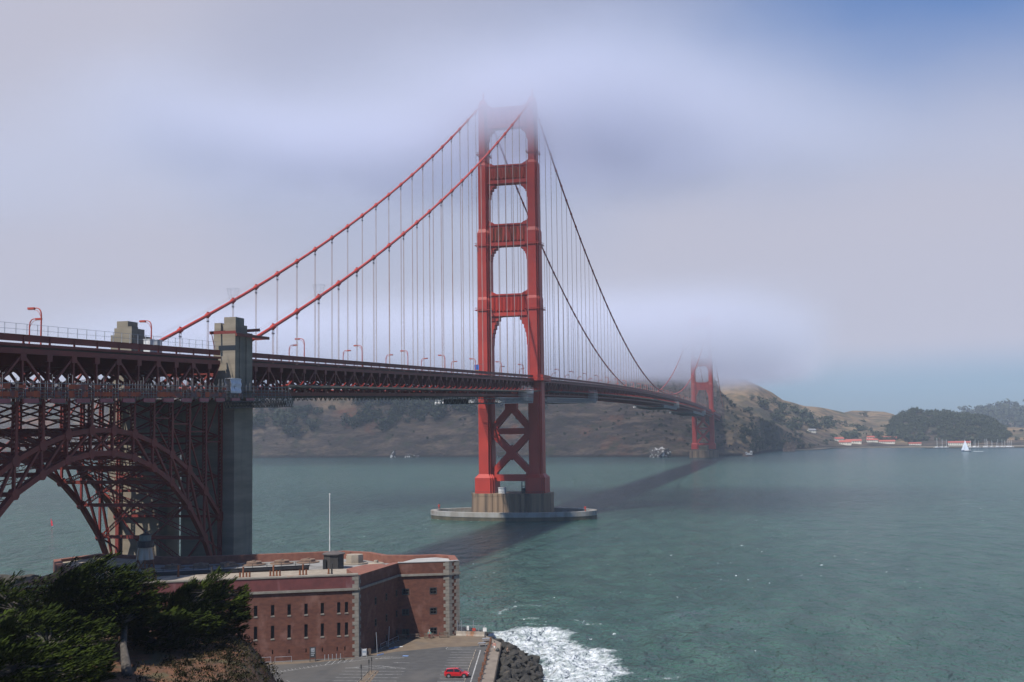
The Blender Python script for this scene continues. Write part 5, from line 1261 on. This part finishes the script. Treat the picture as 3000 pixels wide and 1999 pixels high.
# pedestrian screen on the approach, small cabinets
b = MB(); n = -470.
while n < -352:
    b.bar((14.15,n,zr(n)),(14.15,n,zr(n)+2.0), .09); b.bar((14.15,n,zr(n)+2.0),(14.15,n,zr(n)+2.0), .05)
    for dz in (1.0, 2.0): b.bar((14.15,n,zr(n)+dz),(14.15,n+3.05,zr(n+3.05)+dz), .05)
    n += 3.05
obj('pedestrian_screen', b, STEEL, bridge)
for i, (n, w_, m_, lab) in enumerate(((-377.5,1.6,WHITEP,'white equipment cabinet behind the approach railing'),(-374.3,2.0,STEEL,'grey framed equipment cabinet behind the approach railing'))):
    b = MB(); z = zr(n)-1.75; b.box(9.8,11.4,n-w_/2,n+w_/2,z,z+3.2); b.box(9.7,11.5,n-w_/2-.1,n+w_/2+.1,z+3.2,z+3.35); b.box(11.4,11.44,n-w_/2+.3,n+w_/2-.3,z+1.6,z+2.8); tag(obj('equipment_cabinet', b, m_), lab, 'cabinet')

# ------------------------------------------------------------------ scaffolding and slung work platforms
sc = thing('scaffolding', 'grey tube scaffolding with orange nets along the lower edge of the approach deck', 'scaffolding', (18.3,-390,54))
SCTUBE = MAT('dull_scaffold_tube', (.20,.205,.215), (.11,.10,.10), 1.2, .6); fr_ = MB(); pk = MB(); pk2 = MB(); nt = MB(); bs = MB(); r = random.Random(9)
n = -470.
while n < -323:
    z = zr(n)-12.0; z2 = zr(n+2.03)-12.0
    for x in (17.5, 19.4):
        fr_.bar((x,n,z),(x,n,z+3.6+r.choice((0,0,.5,1.3))), .09)
        for dz in (.9,1.45,2.4,3.2): fr_.bar((x,n,z+dz),(x,n+2.03,z2+dz), .07)
    fr_.bar((17.5,n,z+1.6),(19.4,n,z+1.6), .06)
    if r.random() < .55: fr_.bar((19.4,n,z+.2),(19.4,n+2.03,z2+2.2), .055) if r.random() < .5 else fr_.bar((19.4,n,z+2.2),(19.4,n+2.03,z2+.2), .055)
    pk.bar((18.45,n,z+.55),(18.45,n+2.03,z2+.55), 1.9, .14); pk2.bar((18.45,n,z+2.05),(18.45,n+2.03,z2+2.05), 1.9, .12)
    if r.random() < .72 and n < -352: nt.bar((19.46,n+.04,z+1.25),(19.46,n+1.98,z2+1.25), .03, r.uniform(.8,1.15))
    if r.random() < .45 and n < -352: nt.bar((19.46,n+.04,z+2.6),(19.46,n+1.98,z2+2.6), .03, r.uniform(.5,1.0))
    n += 2.03
n = -470.
while n < -345:
    z = zr(n)-12.0; bs.bar((19.3,n,z+.05),(19.3,n+4.2,zr(n+4.2)-11.95), .3, .75); n += 7.62
    fr_.bar((17.3,n-3.4,z-.1),(17.3,n,z-.1), .4, .5)
obj('tube_frame', fr_, SCTUBE, sc); obj('planks', pk, WOOD, sc); obj('planks', pk2, WOOD, sc); obj('debris_net', nt, NETO, sc); obj('edge_beam', bs, MAT('pink_primer_beam', (.34,.10,.11), (.26,.075,.08), .4, .6), sc)
b = MB()
for x in (17.6,19.5):
    for a in np.arange(-356,-322.1,1.5):
        z = zr(a)-12.3; b.bar((x,a,z),(x,a+.75,z-1.6), .12); b.bar((x,a+.75,z-1.6),(x,a+1.5,z), .12)
    b.bar((x,-356,zr(-356)-12.3),(x,-320.5,zr(-320.5)-12.3), .2); b.bar((x,-355,zr(-355)-13.9),(x,-321.5,zr(-321.5)-13.9), .2)
obj('lattice_beam', b, DKSTEEL, sc)
b = MB(); g_ = 9
vs = []; z = zr(-353)-9.2
for i in range(g_):
    for j in range(g_):
        u, v = i/(g_-1), j/(g_-1); vs.append((19.55+.14*math.sin(7*u+3*v)+.12*math.sin(13*v), -356.6+5.2*u+(.5*v*v if u > .7 else 0), z-1.2+3.6*v-.35*(abs(u-.55))*v))
b.add(vs, [(i*g_+j,(i+1)*g_+j,(i+1)*g_+j+1,i*g_+j+1) for i in range(g_-1) for j in range(g_-1)])
b.add([(x-1.6,y,z_-.02) for x, y, z_ in vs], [(i*g_+j,(i+1)*g_+j,(i+1)*g_+j+1,i*g_+j+1) for i in range(g_-1) for j in range(g_-1)])
b.add([vs[i*g_+g_-1] for i in range(g_)]+[(vs[i*g_+g_-1][0]-1.6,vs[i*g_+g_-1][1],vs[i*g_+g_-1][2]) for i in range(g_)], [(i,i+1,g_+i+1,g_+i) for i in range(g_-1)])
tag(obj('tarpaulin', b, TARP, fix=False), 'white tarpaulin draped over the scaffolding at the concrete pylon', 'tarpaulin')
def platform(n0, n1, label, towers):
    t = thing('work_platform', label, 'work platform', (0,(n0+n1)/2,zr((n0+n1)/2)-14), 'platforms slung under the deck')
    b = MB(); sd = MB(); ms = MB(); zf = lambda n: zr(n)-14.4
    for x in (-15.6, 15.6):
        a = n0
        while a < n1-.1:
            c = min(a+2.4, n1); 
            sd.bar((x,a,zf(a)+2.6),(x,c,zf(c)+2.6), .26); sd.bar((x,a,zf(a)),(x,c,zf(c)), .2); sd.bar((x,a,zf(a)),(x,(a+c)/2,zf(a)+2.6), .18); sd.bar((x,(a+c)/2,zf(a)+2.6),(x,c,zf(c)), .18); a = c
    for nn3 in (n0, n1):
        x = -15.6
        while x < 15.5:
            c = min(x+2.4, 15.6); sd.bar((x,nn3,zf(nn3)+2.6),(c,nn3,zf(nn3)+2.6), .16); sd.bar((x,nn3,zf(nn3)),(c,nn3,zf(nn3)), .2); sd.bar((x,nn3,zf(nn3)),((x+c)/2,nn3,zf(nn3)+2.6), .11); sd.bar(((x+c)/2,nn3,zf(nn3)+2.6),(c,nn3,zf(nn3)), .11); x = c
    for a in np.arange(n0+.5, n1, 3.0): b.box(-15.4,15.4,a-.2,a+.2,zf(a)+.05,zf(a)+.45)
    k = 6
    for i in range(k):
        a, c = n0+(n1-n0)*i/k, n0+(n1-n0)*(i+1)/k; b.add([(-15.4,a,zf(a)+.5),(15.4,a,zf(a)+.5),(15.4,c,zf(c)+.5),(-15.4,c,zf(c)+.5)], [(0,1,2,3)])
    for a in np.arange(n0+3, n1-2, 9): 
        for x in (-13.5, 13.5): ms.bar((x,a,zf(a)+.5),(x,a,zf(a)+3.4), .18)
    for x in (-15.3, 15.3): b.bar((x,n0+(n1-n0)*.18,zf(n0+(n1-n0)*.18)+1.4),(x,n0+(n1-n0)*.8,zf(n0+(n1-n0)*.8)+1.4), .08, 2.1)
    obj('deck', b, DKSTEEL, t); obj('side_truss', sd, STEEL, t); obj('hanger', ms, DKSTEEL, t)
    tb = MB()
    for n_, L in towers:
        for x in np.arange(15.0, 19.2, 1.35):
            for a in np.arange(n_, n_+L+.1, 1.5): tb.bar((x,a,zf(a)+1.0),(x,a,zf(a)+7.0+r.choice((0,.8,1.6))), .09)
        for dz in np.arange(1.6,7,1.0):
            for x in (15.0, 19.05): tb.bar((x,n_,zf(n_)+dz),(x,n_+L,zf(n_)+dz), .09)
            for a in (n_, n_+L): tb.bar((15.0,a,zf(n_)+dz),(19.05,a,zf(n_)+dz), .09)
    obj('scaffold_tower', tb, STEEL, t)
    return t
pf = platform(-86, -17, 'grey work platform slung under the deck just before the nearer tower', ((-46,15),))
b = MB(); b.box(15.7,18.4,-31,-27.6,zr(-30)-9.6,zr(-30)-7.6); b.ball((17,-27,zr(-28)-8.4), 1.5,1.6,1.0, 8,6); tag(obj('tarpaulin', b, TARP), 'grey white tarpaulin bundle on the scaffold tower at the nearer tower', 'tarpaulin')
platform(18, 178, 'grey work platform slung under the deck just past the nearer tower', ((150,14),))
platform(588, 716, 'small grey work platform slung under midspan, left of the farther pair', ((690,20),))
platform(930, 1100, 'small grey work platform slung under the deck close to the farther tower', ((1070,18),))

# ------------------------------------------------------------------ far shore things
TREE_L = []
def far_tree(seed, tall=1.0):
    r = random.Random(seed); b = MB(); b.cur = 0; b.tube([(0,0,-.3),(0,0,.7)], [.07,.04], 5); b.cur = 1
    blobs = [(r.gauss(0,.38), r.gauss(0,.38), r.uniform(.25,1.15)*tall, r.uniform(.28,.5)) for _ in range(12)]
    for x, y, z, s_ in blobs:
        for _ in range(16):
            d = Vector((r.gauss(0,1),r.gauss(0,1),r.gauss(0,1))).normalized(); c = Vector((x,y,z))+d*s_*Vector((1,1,.8)).x; u = d.orthogonal().normalized()*r.uniform(.10,.2); v = d.cross(u).normalized()*r.uniform(.10,.2)
            b.add([c-u, c+v*.8, c+u, c-v], [(0,1,2,3)])
    me = bpy.data.meshes.new('tree'); me.from_pydata(b.v, [], b.f); me.materials.append(BARK); me.materials.append(LEAFF); me.polygons.foreach_set('material_index', b.mi); return me
FT = [far_tree(i, 1+.25*(i % 3)) for i in range(6)]
fr2 = random.Random(21)
def plant(T, s, t, size, label, group):
    p = on(T, s, t); o = bpy.data.objects.new('tree', FT[fr2.randrange(6)]); COL.objects.link(o)
    k = size*fr2.uniform(.75,1.25); o.location = (p[0], p[1], p[2]-.1*k); o.scale = (k*fr2.uniform(.9,1.3), k*fr2.uniform(.9,1.3), k*fr2.uniform(.8,1.1)); o.rotation_euler = (0,0,fr2.uniform(0,6.28))
    return tag(o, label, 'tree', group)
cnt = 0
while cnt < 150:                        # woods on the slope behind the pylon
    s_, t = fr2.uniform(1.6,4.35), fr2.uniform(.06,.8)
    c = (s_-1.6)/2.75; lo_ = .08+.22*c**1.2; hi_ = .62+.16*c
    if not lo_ < t < hi_: continue
    if fbm(np.array(s_*2.3), np.array(t*7.), 4) < -.03 and fr2.random() < .85: continue
    if ((s_-2.85)/.3)**2+((t-.62)/.16)**2 < 1: continue
    plant(headland, s_, t, fr2.uniform(9,15), 'dark green tree in the woods on the slope between pylon and nearer tower', 'trees on the slope behind the bridge'); cnt += 1
for _ in range(26): plant(headland, fr2.uniform(3.5,5.2), fr2.uniform(.25,.8), fr2.uniform(4,8), 'lone dark bush on the brown slope behind the nearer tower', 'bushes on the brown slope')
for _ in range(40): plant(headland, fr2.uniform(14.5,20), fr2.uniform(.03,.45), fr2.uniform(4,9), 'dark tree low on the tan slope right of the farther tower', 'trees right of the farther tower')
for _ in range(22): plant(headland, fr2.uniform(7.5,13), fr2.uniform(.93,1.0), fr2.uniform(4,8), 'tree on the misty ridge crest behind the farther tower', 'trees on the misty ridge')
for _ in range(70): plant(bowl, fr2.gauss(7.6,.8) if fr2.random() < .5 else fr2.uniform(4,12), fr2.uniform(.1,.8), fr2.uniform(6,13), 'dark tree in the valley behind the farther tower', 'trees in the valley')
for _ in range(80): plant(dome, fr2.uniform(.5,9.5), fr2.uniform(.12,.5) if fr2.random() < .85 else fr2.uniform(.5,.95), fr2.uniform(6,12), 'dark tree between the red roofed houses and the tan hill', 'trees behind the red roofed houses')
for _ in range(12): plant(dome, fr2.uniform(10,14), fr2.uniform(.2,.8), fr2.uniform(4,7), 'dark bush on the low hill above the marina', 'bushes above the marina')
def wood(name, T, n, smin, smax, label, seed, srange=None, trange=(.02,1.02)):
    r = random.Random(seed); V = []; Fc = []; mi = []
    arr = []
    for me_ in FT:
        arr.append((np.array([v.co[:] for v in me_.vertices]), [tuple(p.vertices) for p in me_.polygons], [p.material_index for p in me_.polygons]))
    for _ in range(n):
        s_ = r.uniform(*(srange or (0, T.ncol-1))); t = r.uniform(*trange); p = on(T, s_, t); k = r.uniform(smin, smax); v, f, m_ = arr[r.randrange(6)]; a = r.uniform(0,6.28)
        ca, sa = math.cos(a), math.sin(a); w = np.stack([p[0]+k*(v[:,0]*ca-v[:,1]*sa), p[1]+k*(v[:,0]*sa+v[:,1]*ca), p[2]+k*v[:,2]-.1*k], 1); o_ = len(V)
        V += [tuple(map(float, q)) for q in w]; Fc += [tuple(o_+i for i in q) for q in f]; mi += m_
    me_ = bpy.data.meshes.new(name); me_.from_pydata(V, [], Fc); me_.materials.append(BARK); me_.materials.append(LEAFF); me_.polygons.foreach_set('material_index', mi)
    o = bpy.data.objects.new(name, me_); COL.objects.link(o); return tag(o, label, 'woods', kind='stuff')
wood('hill_forest', woodhill, 700, 5, 8.5, 'dense dark forest covering the rounded hill above the marina', 4)
wood('far_forest', fartown, 240, 14, 26, 'bluish forest on the farthest hills at the frame edge', 6, trange=(.3,1.0))
wood('low_scrub', headland, 500, 1.5, 4, 'low scrub scattered over the brown headland slopes', 8, srange=(2,19), trange=(.08,.95))

WALLW = MAT('cream_wall', (.60,.57,.48), (.50,.47,.40), .2, .8); ROOFR = MAT('red_tile_roof', (.36,.085,.06), (.28,.07,.05), .3, .8); ROOFG = MAT('grey_roof', (.20,.20,.21), None)
def house(T, s, t, L, W_, h, rz, label, roof=ROOFR, rise=3.2, wallm=WALLW, pos=None, grp=None):
    p = on(T, s, t) if pos is None else pos; base = (float(p[0]), float(p[1]), float(p[2])-.6)
    o = thing('house', label, 'house', base, grp, local=True); o.rotation_euler = (0,0,R(rz))
    b = MB(); b.box(-L/2,L/2,-W_/2,W_/2,-2,h); b.add([(-L/2+.1,-W_/2,h),(-L/2+.1,W_/2,h),(-L/2+.1,0,h+rise*.92)], [(0,1,2)]); b.add([(L/2-.1,-W_/2,h),(L/2-.1,W_/2,h),(L/2-.1,0,h+rise*.92)], [(0,1,2)]); obj('wall', b, wallm, o)
    b = MB(); e = .7
    b.add([(-L/2-e,-W_/2-e,h-.3),(L/2+e,-W_/2-e,h-.3),(L/2+e,0,h+rise),(-L/2-e,0,h+rise),(-L/2-e,W_/2+e,h-.3),(L/2+e,W_/2+e,h-.3)], [(0,1,2,3),(3,2,5,4)]); b.add([(-L/2-e,-W_/2-e,h-.6),(L/2+e,-W_/2-e,h-.6),(L/2+e,0,h+rise-.3),(-L/2-e,0,h+rise-.3),(-L/2-e,W_/2+e,h-.6),(L/2+e,W_/2+e,h-.6)], [(0,1,2,3),(3,2,5,4)]); obj('roof', b, roof, o, fix=False)
    k = max(3, int(L/4.5))
    for i in range(k):
        x = -L/2+L*(i+.5)/k; b = MB(); b.box(x-.6,x+.6,-W_/2-.06,-W_/2+.05,h*.35,h*.75); obj('window', b, FRAME, o)
    return o
house(bowl, 10.15, .10, 26, 12, 6.5, -4, 'cream house with red roof on the shore by the wharf', rise=4)
house(bowl, 9.85, .20, 20, 12, 6, 20, 'white gabled house with red roof, uphill behind the wharf house')
house(dome, 1.4, .22, 14, 11, 7, 60, 'narrow white house with steep red roof beside the big trees', rise=5)
house(dome, 3.1, .10, 34, 11, 5.5, -3, 'first long low red roofed barrack from the wharf, on the bay shore', rise=4)
house(dome, 4.3, .125, 24, 11, 5.5, 4, 'second long low red roofed barrack from the wharf, in the shore row')
house(dome, 5.35, .10, 34, 11, 5.5, -3, 'third long low red roofed barrack from the wharf, in the shore row')
house(dome, 5.6, .2, 32, 12, 6, -3, 'red roofed barrack standing behind the shore row below the forest', rise=4)
house(dome, 4.2, .21, 16, 9, 5, 8, 'small cream house behind the middle of the red roofed row', rise=3)
house(dome, 7.35, .06, 26, 10, 3.5, -2, 'low pale shed with red roof between barracks and marina', rise=2)
house(dome, 9.1, .06, 46, 13, 6.5, -3, 'long cream boathouse with red roof behind the marina', rise=3)
house(bowl, 8.4, .42, 18, 10, 5, 30, 'white house half hidden among trees up the valley', roof=ROOFG)
house(dome, 2.6, .34, 16, 10, 7, 10, 'grey roofed house among dark trees above the red roofs', roof=ROOFG)
for i, (s_, t) in enumerate(((2.4,.6),(3.0,.5),(3.2,.72),(3.6,.55),(3.8,.4),(4.05,.65),(4.25,.5),(2.8,.8))): house(fartown, s_, t, 22, 14, 9, 20*i, 'pale house among the trees of the farthest hillside', roof=ROOFG, wallm=WHITEP, grp='houses on the farthest hillside')
WH = MAT('wharf_timber', (.10,.09,.08), (.06,.055,.05), .3, .9)
t = thing('wharf', 'dark timber wharf reaching out in front of the wharf house', 'wharf', (236,1940,0))
b = MB(); b.bar((186,1984,2.6),(284,1900,2.6), 9, .7); obj('wharf_deck', b, WH, t)
b = MB()
for i in range(24):
    x, y = 186+98*i/23, 1984-84*i/23
    for d in (-3.5, 3.5): b.bar((x+d*.65,y+d*.76,-2),(x+d*.65,y+d*.76,2.4), .5)
q = obj('pile', b, WH, t); q['kind'] = 'stuff'
b = MB()
for x0, x1 in ((395,470),(470,560),(560,700)): b.bar((x0,1905-.1*(x0-395),.6),(x1,1905-.1*(x1-395),.6), 5, 2)
tag(obj('breakwater', b, ROCK), 'low stone breakwater lying across the front of the marina', 'breakwater')
BOATW = MAT('boat_white', (.70,.71,.72), None, rough=.4, world_pos=False); BOATB = MAT('boat_blue', (.05,.08,.14), None, rough=.5, world_pos=False); SAIL = MAT('sail_cloth', (.62,.68,.76), (.55,.61,.70), .3, .8, world_pos=False)
def hull(b, L, W_, H_):
    secs = [(-.5,.72,0),(-.3,.95,0),(0,1,0),(.25,.75,.05),(.42,.32,.15),(.5,.03,.25)]; vs = []
    for x, w, r_ in secs: vs += [(x*L,-w*W_/2,H_*(1+r_)),(x*L,-w*W_/2*.7,0),(x*L,0,-H_*.4),(x*L,w*W_/2*.7,0),(x*L,w*W_/2,H_*(1+r_))]
    fs = [(i*5+k,(i+1)*5+k,(i+1)*5+k+1,i*5+k+1) for i in range(5) for k in range(4)]+[(i*5+4,(i+1)*5+4,(i+1)*5,i*5) for i in range(5)]+[(0,1,2,3,4)]
    b.add(vs, fs)
mb0 = thing('moored_sailboat', 'white sailboat moored with bare mast among the marina boats', 'sailboat', (0,0,0), 'boats moored in the marina', local=True)
b = MB(); hull(b, 11, 3.4, 1.2); obj('hull', b, BOATW, mb0); b = MB(); b.tube([(.8,0,1.2),(.8,0,15)], .17, 6); b.bar((.8,0,2.6),(-3.6,0,2.6), .2); obj('mast', b, BOATW, mb0); b = MB(); b.box(-2.2,1.6,-1,1,1.2,2.0); obj('cabin', b, BOATW, mb0)
rm2 = random.Random(12)
for i in range(18):
    loc = (478+i*5.2+rm2.uniform(-2,2), 1915+rm2.uniform(0,45), 0.1)
    if i == 0: mb0.location = loc
    else: dup(mb0, loc, rm2.uniform(-.6,.6), scale=rm2.uniform(.75,1.25))
for i, x in enumerate((420, 431, 440)): dup(mb0, (x,1925+8*i,0.1), .5, 'white sailboat moored apart, in front of the low pale shed', 'boats moored before the pale shed', scale=1.2+.2*(i == 0))
sb = thing('sailing_boat', 'large white sailing boat under pale sail out on the bay', 'sailboat', (433,1591,0.1), local=True)
b = MB(); hull(b, 21, 6, 1.8); obj('hull', b, BOATB, sb); b = MB(); b.box(-5,3,-2,2,1.8,3.2); b.box(-10,-5.4,-2.2,2.2,1.9,2.3); obj('cabin', b, BOATW, sb)
b = MB(); b.tube([(2,0,1.8),(2,0,25)], .22, 6); b.tube([(2,0,3.4),(-6.5,0,3.4)], .16, 6); obj('mast', b, BOATW, sb)
def sail(b, pts, belly):
    A, B, C = [Vector(p) for p in pts]; n_ = 8; vs = []; idx = {}
    for i in range(n_+1):
        for j in range(n_+1-i):
            u, v = i/n_, j/n_; w = 1-u-v; p = A*w+B*u+C*v; p.y += belly*4*(u*v+v*w+u*w)/1.33; idx[i,j] = len(vs); vs.append(p)
    b.add(vs, [(idx[i,j],idx[i+1,j],idx[i,j+1]) for i in range(n_) for j in range(n_-i)]+[(idx[i+1,j],idx[i+1,j+1],idx[i,j+1]) for i in range(n_) for j in range(n_-i-1)])
b = MB(); sail(b, ((1.7,0,3.8),(-6.2,0,3.8),(1.8,0,24.5)), 1.0); obj('main_sail', b, SAIL, sb, fix=False); b = MB(); sail(b, ((9.8,0,2.4),(2.6,0,3.2),(2.2,0,21)), 1.0); obj('jib', b, SAIL, sb, fix=False)
sb.rotation_euler = (0,0,R(165)); sb.scale = (.82,.82,.82)
b = MB(); 
for i in range(5): b.ball((433+13+i*3.2,1588-i*.6,.15), 2.3,1.0,.28, 8,5)
o = obj('wake', b, MAT('wake_foam', (.7,.73,.75), None)); tag(o, 'white wake trailing behind the large sailing boat', 'wake', kind='stuff')
sf = thing('windsurfer', 'small red sailed windsurf board on the water seen under the arch', 'windsurfer', (-224,-78,0.12), local=True)
b = MB(); hull(b, 3.2, .7, .16); obj('board', b, BOATW, sf); RS = MAT('red_sail', (.50,.015,.03), (.36,.012,.025), .6, .7, world_pos=False)
b = MB(); sail(b, ((.5,0,.3),(-1.7,0,.5),(-.1,0,4.6)), .25); sail(b, ((.5,0,.3),(-1.5,0,2.2),(-.1,0,4.6)), .3); obj('sail', b, RS, sf, fix=False); b = MB(); b.tube([(.5,0,.2),(.3,0,2.6),(-.1,0,4.65)], .05, 6); b.bar((.35,0,1.5),(-1.5,.05,1.4), .06); obj('mast', b, DKSTEEL, sf); sf.rotation_euler = (0,R(14),R(150))
# shore rocks
GUANO = MAT('guano_white_rock', (.10,.085,.07), (.055,.05,.045), .12, .9, c3=(.50,.49,.47), scale3=.17, lo3=.53, hi3=.62, bump=.6, bscale=.3)
RKD = MAT('shore_rock', (.09,.062,.05), (.045,.036,.03), .15, .95, bump=.6, bscale=.4, c3=(.15,.10,.08), scale3=.2, lo3=.52, hi3=.65)
def crag(name, label, cat, pos, sc, mat, seed):
    me = rock_mesh(seed, 4, (1,1,1), .55, name); r = random.Random(seed)
    for v in me.vertices:
        x, y = v.co.x*3+seed*7, v.co.y*3+v.co.z*2.3; k = 1+.55*float(fbm(np.array(x), np.array(y), 4)); v.co = (v.co.x*k, v.co.y*k, v.co.z*k)
    me.materials.append(mat); o = bpy.data.objects.new(name, me); COL.objects.link(o); o.location = pos; o.scale = sc; return tag(o, label, cat)
crag('sea_stack', 'pointed dark rock stack standing in the bay before the tan slope', 'rock', (131,1716,-2), (14,12,25), RKD, 3)
crag('guano_rock', 'dark crag streaked white with bird droppings beside the farther tower', 'rock', (-73,1322,0), (31,14,25), GUANO, 5)
crag('guano_rock', 'small white topped crag at the waterline left of the nearer tower', 'rock', (-582,1446,0), (9,8,15), GUANO, 6)
crag('guano_rock', 'low whitish crags at the waterline close left of the nearer tower', 'rock', (-545,1440,0), (17,9,9), GUANO, 8)
crag('guano_rock', 'pale crag at the waterline seen through the braces of the nearer tower', 'rock', (-375,1386,0), (11,8,10), GUANO, 9)
crag('point_rock', 'low rust brown rock carrying a white ruin at the point', 'rock', (68,1322,-1), (15,14,7), RKD, 12)
t = thing('ruined_building', 'small white ruined building on the point below the farther tower', 'ruin', (69,1320,4))
b = MB(); b.box(63.5,66,1318,1322,3,7.6); b.box(66.05,70.5,1318.5,1322,3,6.0); b.box(70.55,74,1318,1322,3,9.2); obj('wall', b, WHITEP, t)
b = MB(); b.box(71.4,73,1317.93,1317.98,4.5,7.4); b.box(64.1,65.2,1317.93,1317.98,4.3,6.4); obj('opening', b, DARK, t)
npy = MB(); npy.box(10,22,1619,1631,20,70); npy.box(11,14,1620,1630,70,73)
tag(obj('concrete_pylon', npy, CONC), 'distant concrete pylon on the cliff where the bridge reaches the far shore', 'pylon')
# ------------------------------------------------------------------ haze and the fog bank
def vol(name, color, dens, aniso):
    m = bpy.data.materials.new(name); m.use_nodes = True; t = m.node_tree; t.nodes.clear()
    v = N(t, 'ShaderNodeVolumePrincipled'); v.inputs['Color'].default_value = (*color, 1); v.inputs['Density'].default_value = dens; v.inputs['Anisotropy'].default_value = aniso
    o = N(t, 'ShaderNodeOutputMaterial'); t.links.new(v.outputs[0], o.inputs['Volume']); return m
b = MB(); b.box(-4200,4200,-760,6200,-5,262); hz = obj('haze', b, vol('haze_air', (.74,.84,1.0), .000075, 0.0)); hz['kind'] = 'stuff'
# low stratus: a soft patch over the nearer tower and another, lower one over the farther tower
def fog_mat(name, noise_scale, step, dens, color, build):
    m = bpy.data.materials.new(name); m.use_nodes = True; t = m.node_tree; t.nodes.clear()
    pos = N(t, 'ShaderNodeNewGeometry').outputs['Position']; sp = N(t, 'ShaderNodeSeparateXYZ'); t.links.new(pos, sp.inputs[0]); x, y, z = sp.outputs
    def M_(op, a, b, clamp=False):
        n = N(t, 'ShaderNodeMath', operation=op, use_clamp=clamp)
        for i, v in enumerate((a, b)):
            if isinstance(v, (int, float)): n.inputs[i].default_value = v
            else: t.links.new(v, n.inputs[i])
        return n.outputs[0]
    def ramp(v, a, b):
        r = N(t, 'ShaderNodeMapRange', interpolation_type='SMOOTHSTEP'); r.inputs[1].default_value = a; r.inputs[2].default_value = b; t.links.new(v, r.inputs[0]); return r.outputs[0]
    nz = N(t, 'ShaderNodeTexNoise'); nz.inputs['Scale'].default_value = noise_scale; nz.inputs['Detail'].default_value = 5; nz.inputs['Roughness'].default_value = .55; t.links.new(pos, nz.inputs['Vector'])
    w = M_('SUBTRACT', nz.outputs[0], .5)
    d = build(M_, ramp, x, y, z, w)
    v = N(t, 'ShaderNodeVolumePrincipled'); v.inputs['Color'].default_value = color; t.links.new(M_('MULTIPLY', d, dens), v.inputs['Density'])
    o = N(t, 'ShaderNodeOutputMaterial'); t.links.new(v.outputs[0], o.inputs['Volume']); m.cycles.volume_step_rate = step
    return m
def near_fog(M_, ramp, x, y, z, w):
    z2 = M_('ADD', z, M_('MULTIPLY', w, 34.)); y2 = M_('ADD', y, M_('MULTIPLY', w, 170.))
    d = M_('MULTIPLY', ramp(z2, 184, 224), ramp(y2, -170, 10)); d = M_('MULTIPLY', d, ramp(z, 254, 200)); d = M_('MULTIPLY', d, ramp(y, 250, 60))
    def hole(cx, cy, rx, ry, k):
        a_ = M_('MULTIPLY', M_('ADD', x, -cx), 1/rx); b_ = M_('MULTIPLY', M_('ADD', y, -cy), 1/ry)
        q = M_('ADD', M_('MULTIPLY', a_, a_), M_('MULTIPLY', b_, b_)); return M_('SUBTRACT', 1., M_('MULTIPLY', ramp(q, 1.6, 0.), k))
    d = M_('MULTIPLY', d, hole(-85, -70, 75, 80, .75)); d = M_('MULTIPLY', d, hole(300, -60, 220, 190, .85))
    d = M_('MULTIPLY', d, M_('ADD', M_('MULTIPLY', ramp(x, -300, -50), .86), .14)); d = M_('MULTIPLY', d, M_('ADD', M_('MULTIPLY', ramp(x, 240, 50), .86), .14))
    return M_('MULTIPLY', M_('MULTIPLY', d, ramp(x, -720, -500)), ramp(x, 640, 440))
def far_fog(M_, ramp, x, y, z, w):
    z2 = M_('ADD', z, M_('MULTIPLY', w, 46.)); x2 = M_('ADD', x, M_('MULTIPLY', w, 260.))
    d = M_('MULTIPLY', ramp(z2, 118, 172), ramp(x2, 230, 20)); d = M_('MULTIPLY', d, ramp(x, -1080, -760)); d = M_('MULTIPLY', d, ramp(z, 262, 165))
    return M_('MULTIPLY', M_('MULTIPLY', d, ramp(y, 690, 1060)), ramp(y, 2150, 1750))
b = MB(); b.box(-720,640,-330,335,168,261); o = obj('fog', b, fog_mat('fog_patch', .011, .15, .052, (.83,.85,.97,1), near_fog)); tag(o, 'fog swallowing the top of the nearer tower', None, kind='stuff')
b = MB(); b.box(-1090,330,680,2160,104,260); o = obj('fog', b, fog_mat('fog_far', .006, .22, .0115, (.84,.85,.95,1), far_fog)); tag(o, 'lower fog hiding the upper half of the farther tower', None, kind='stuff')
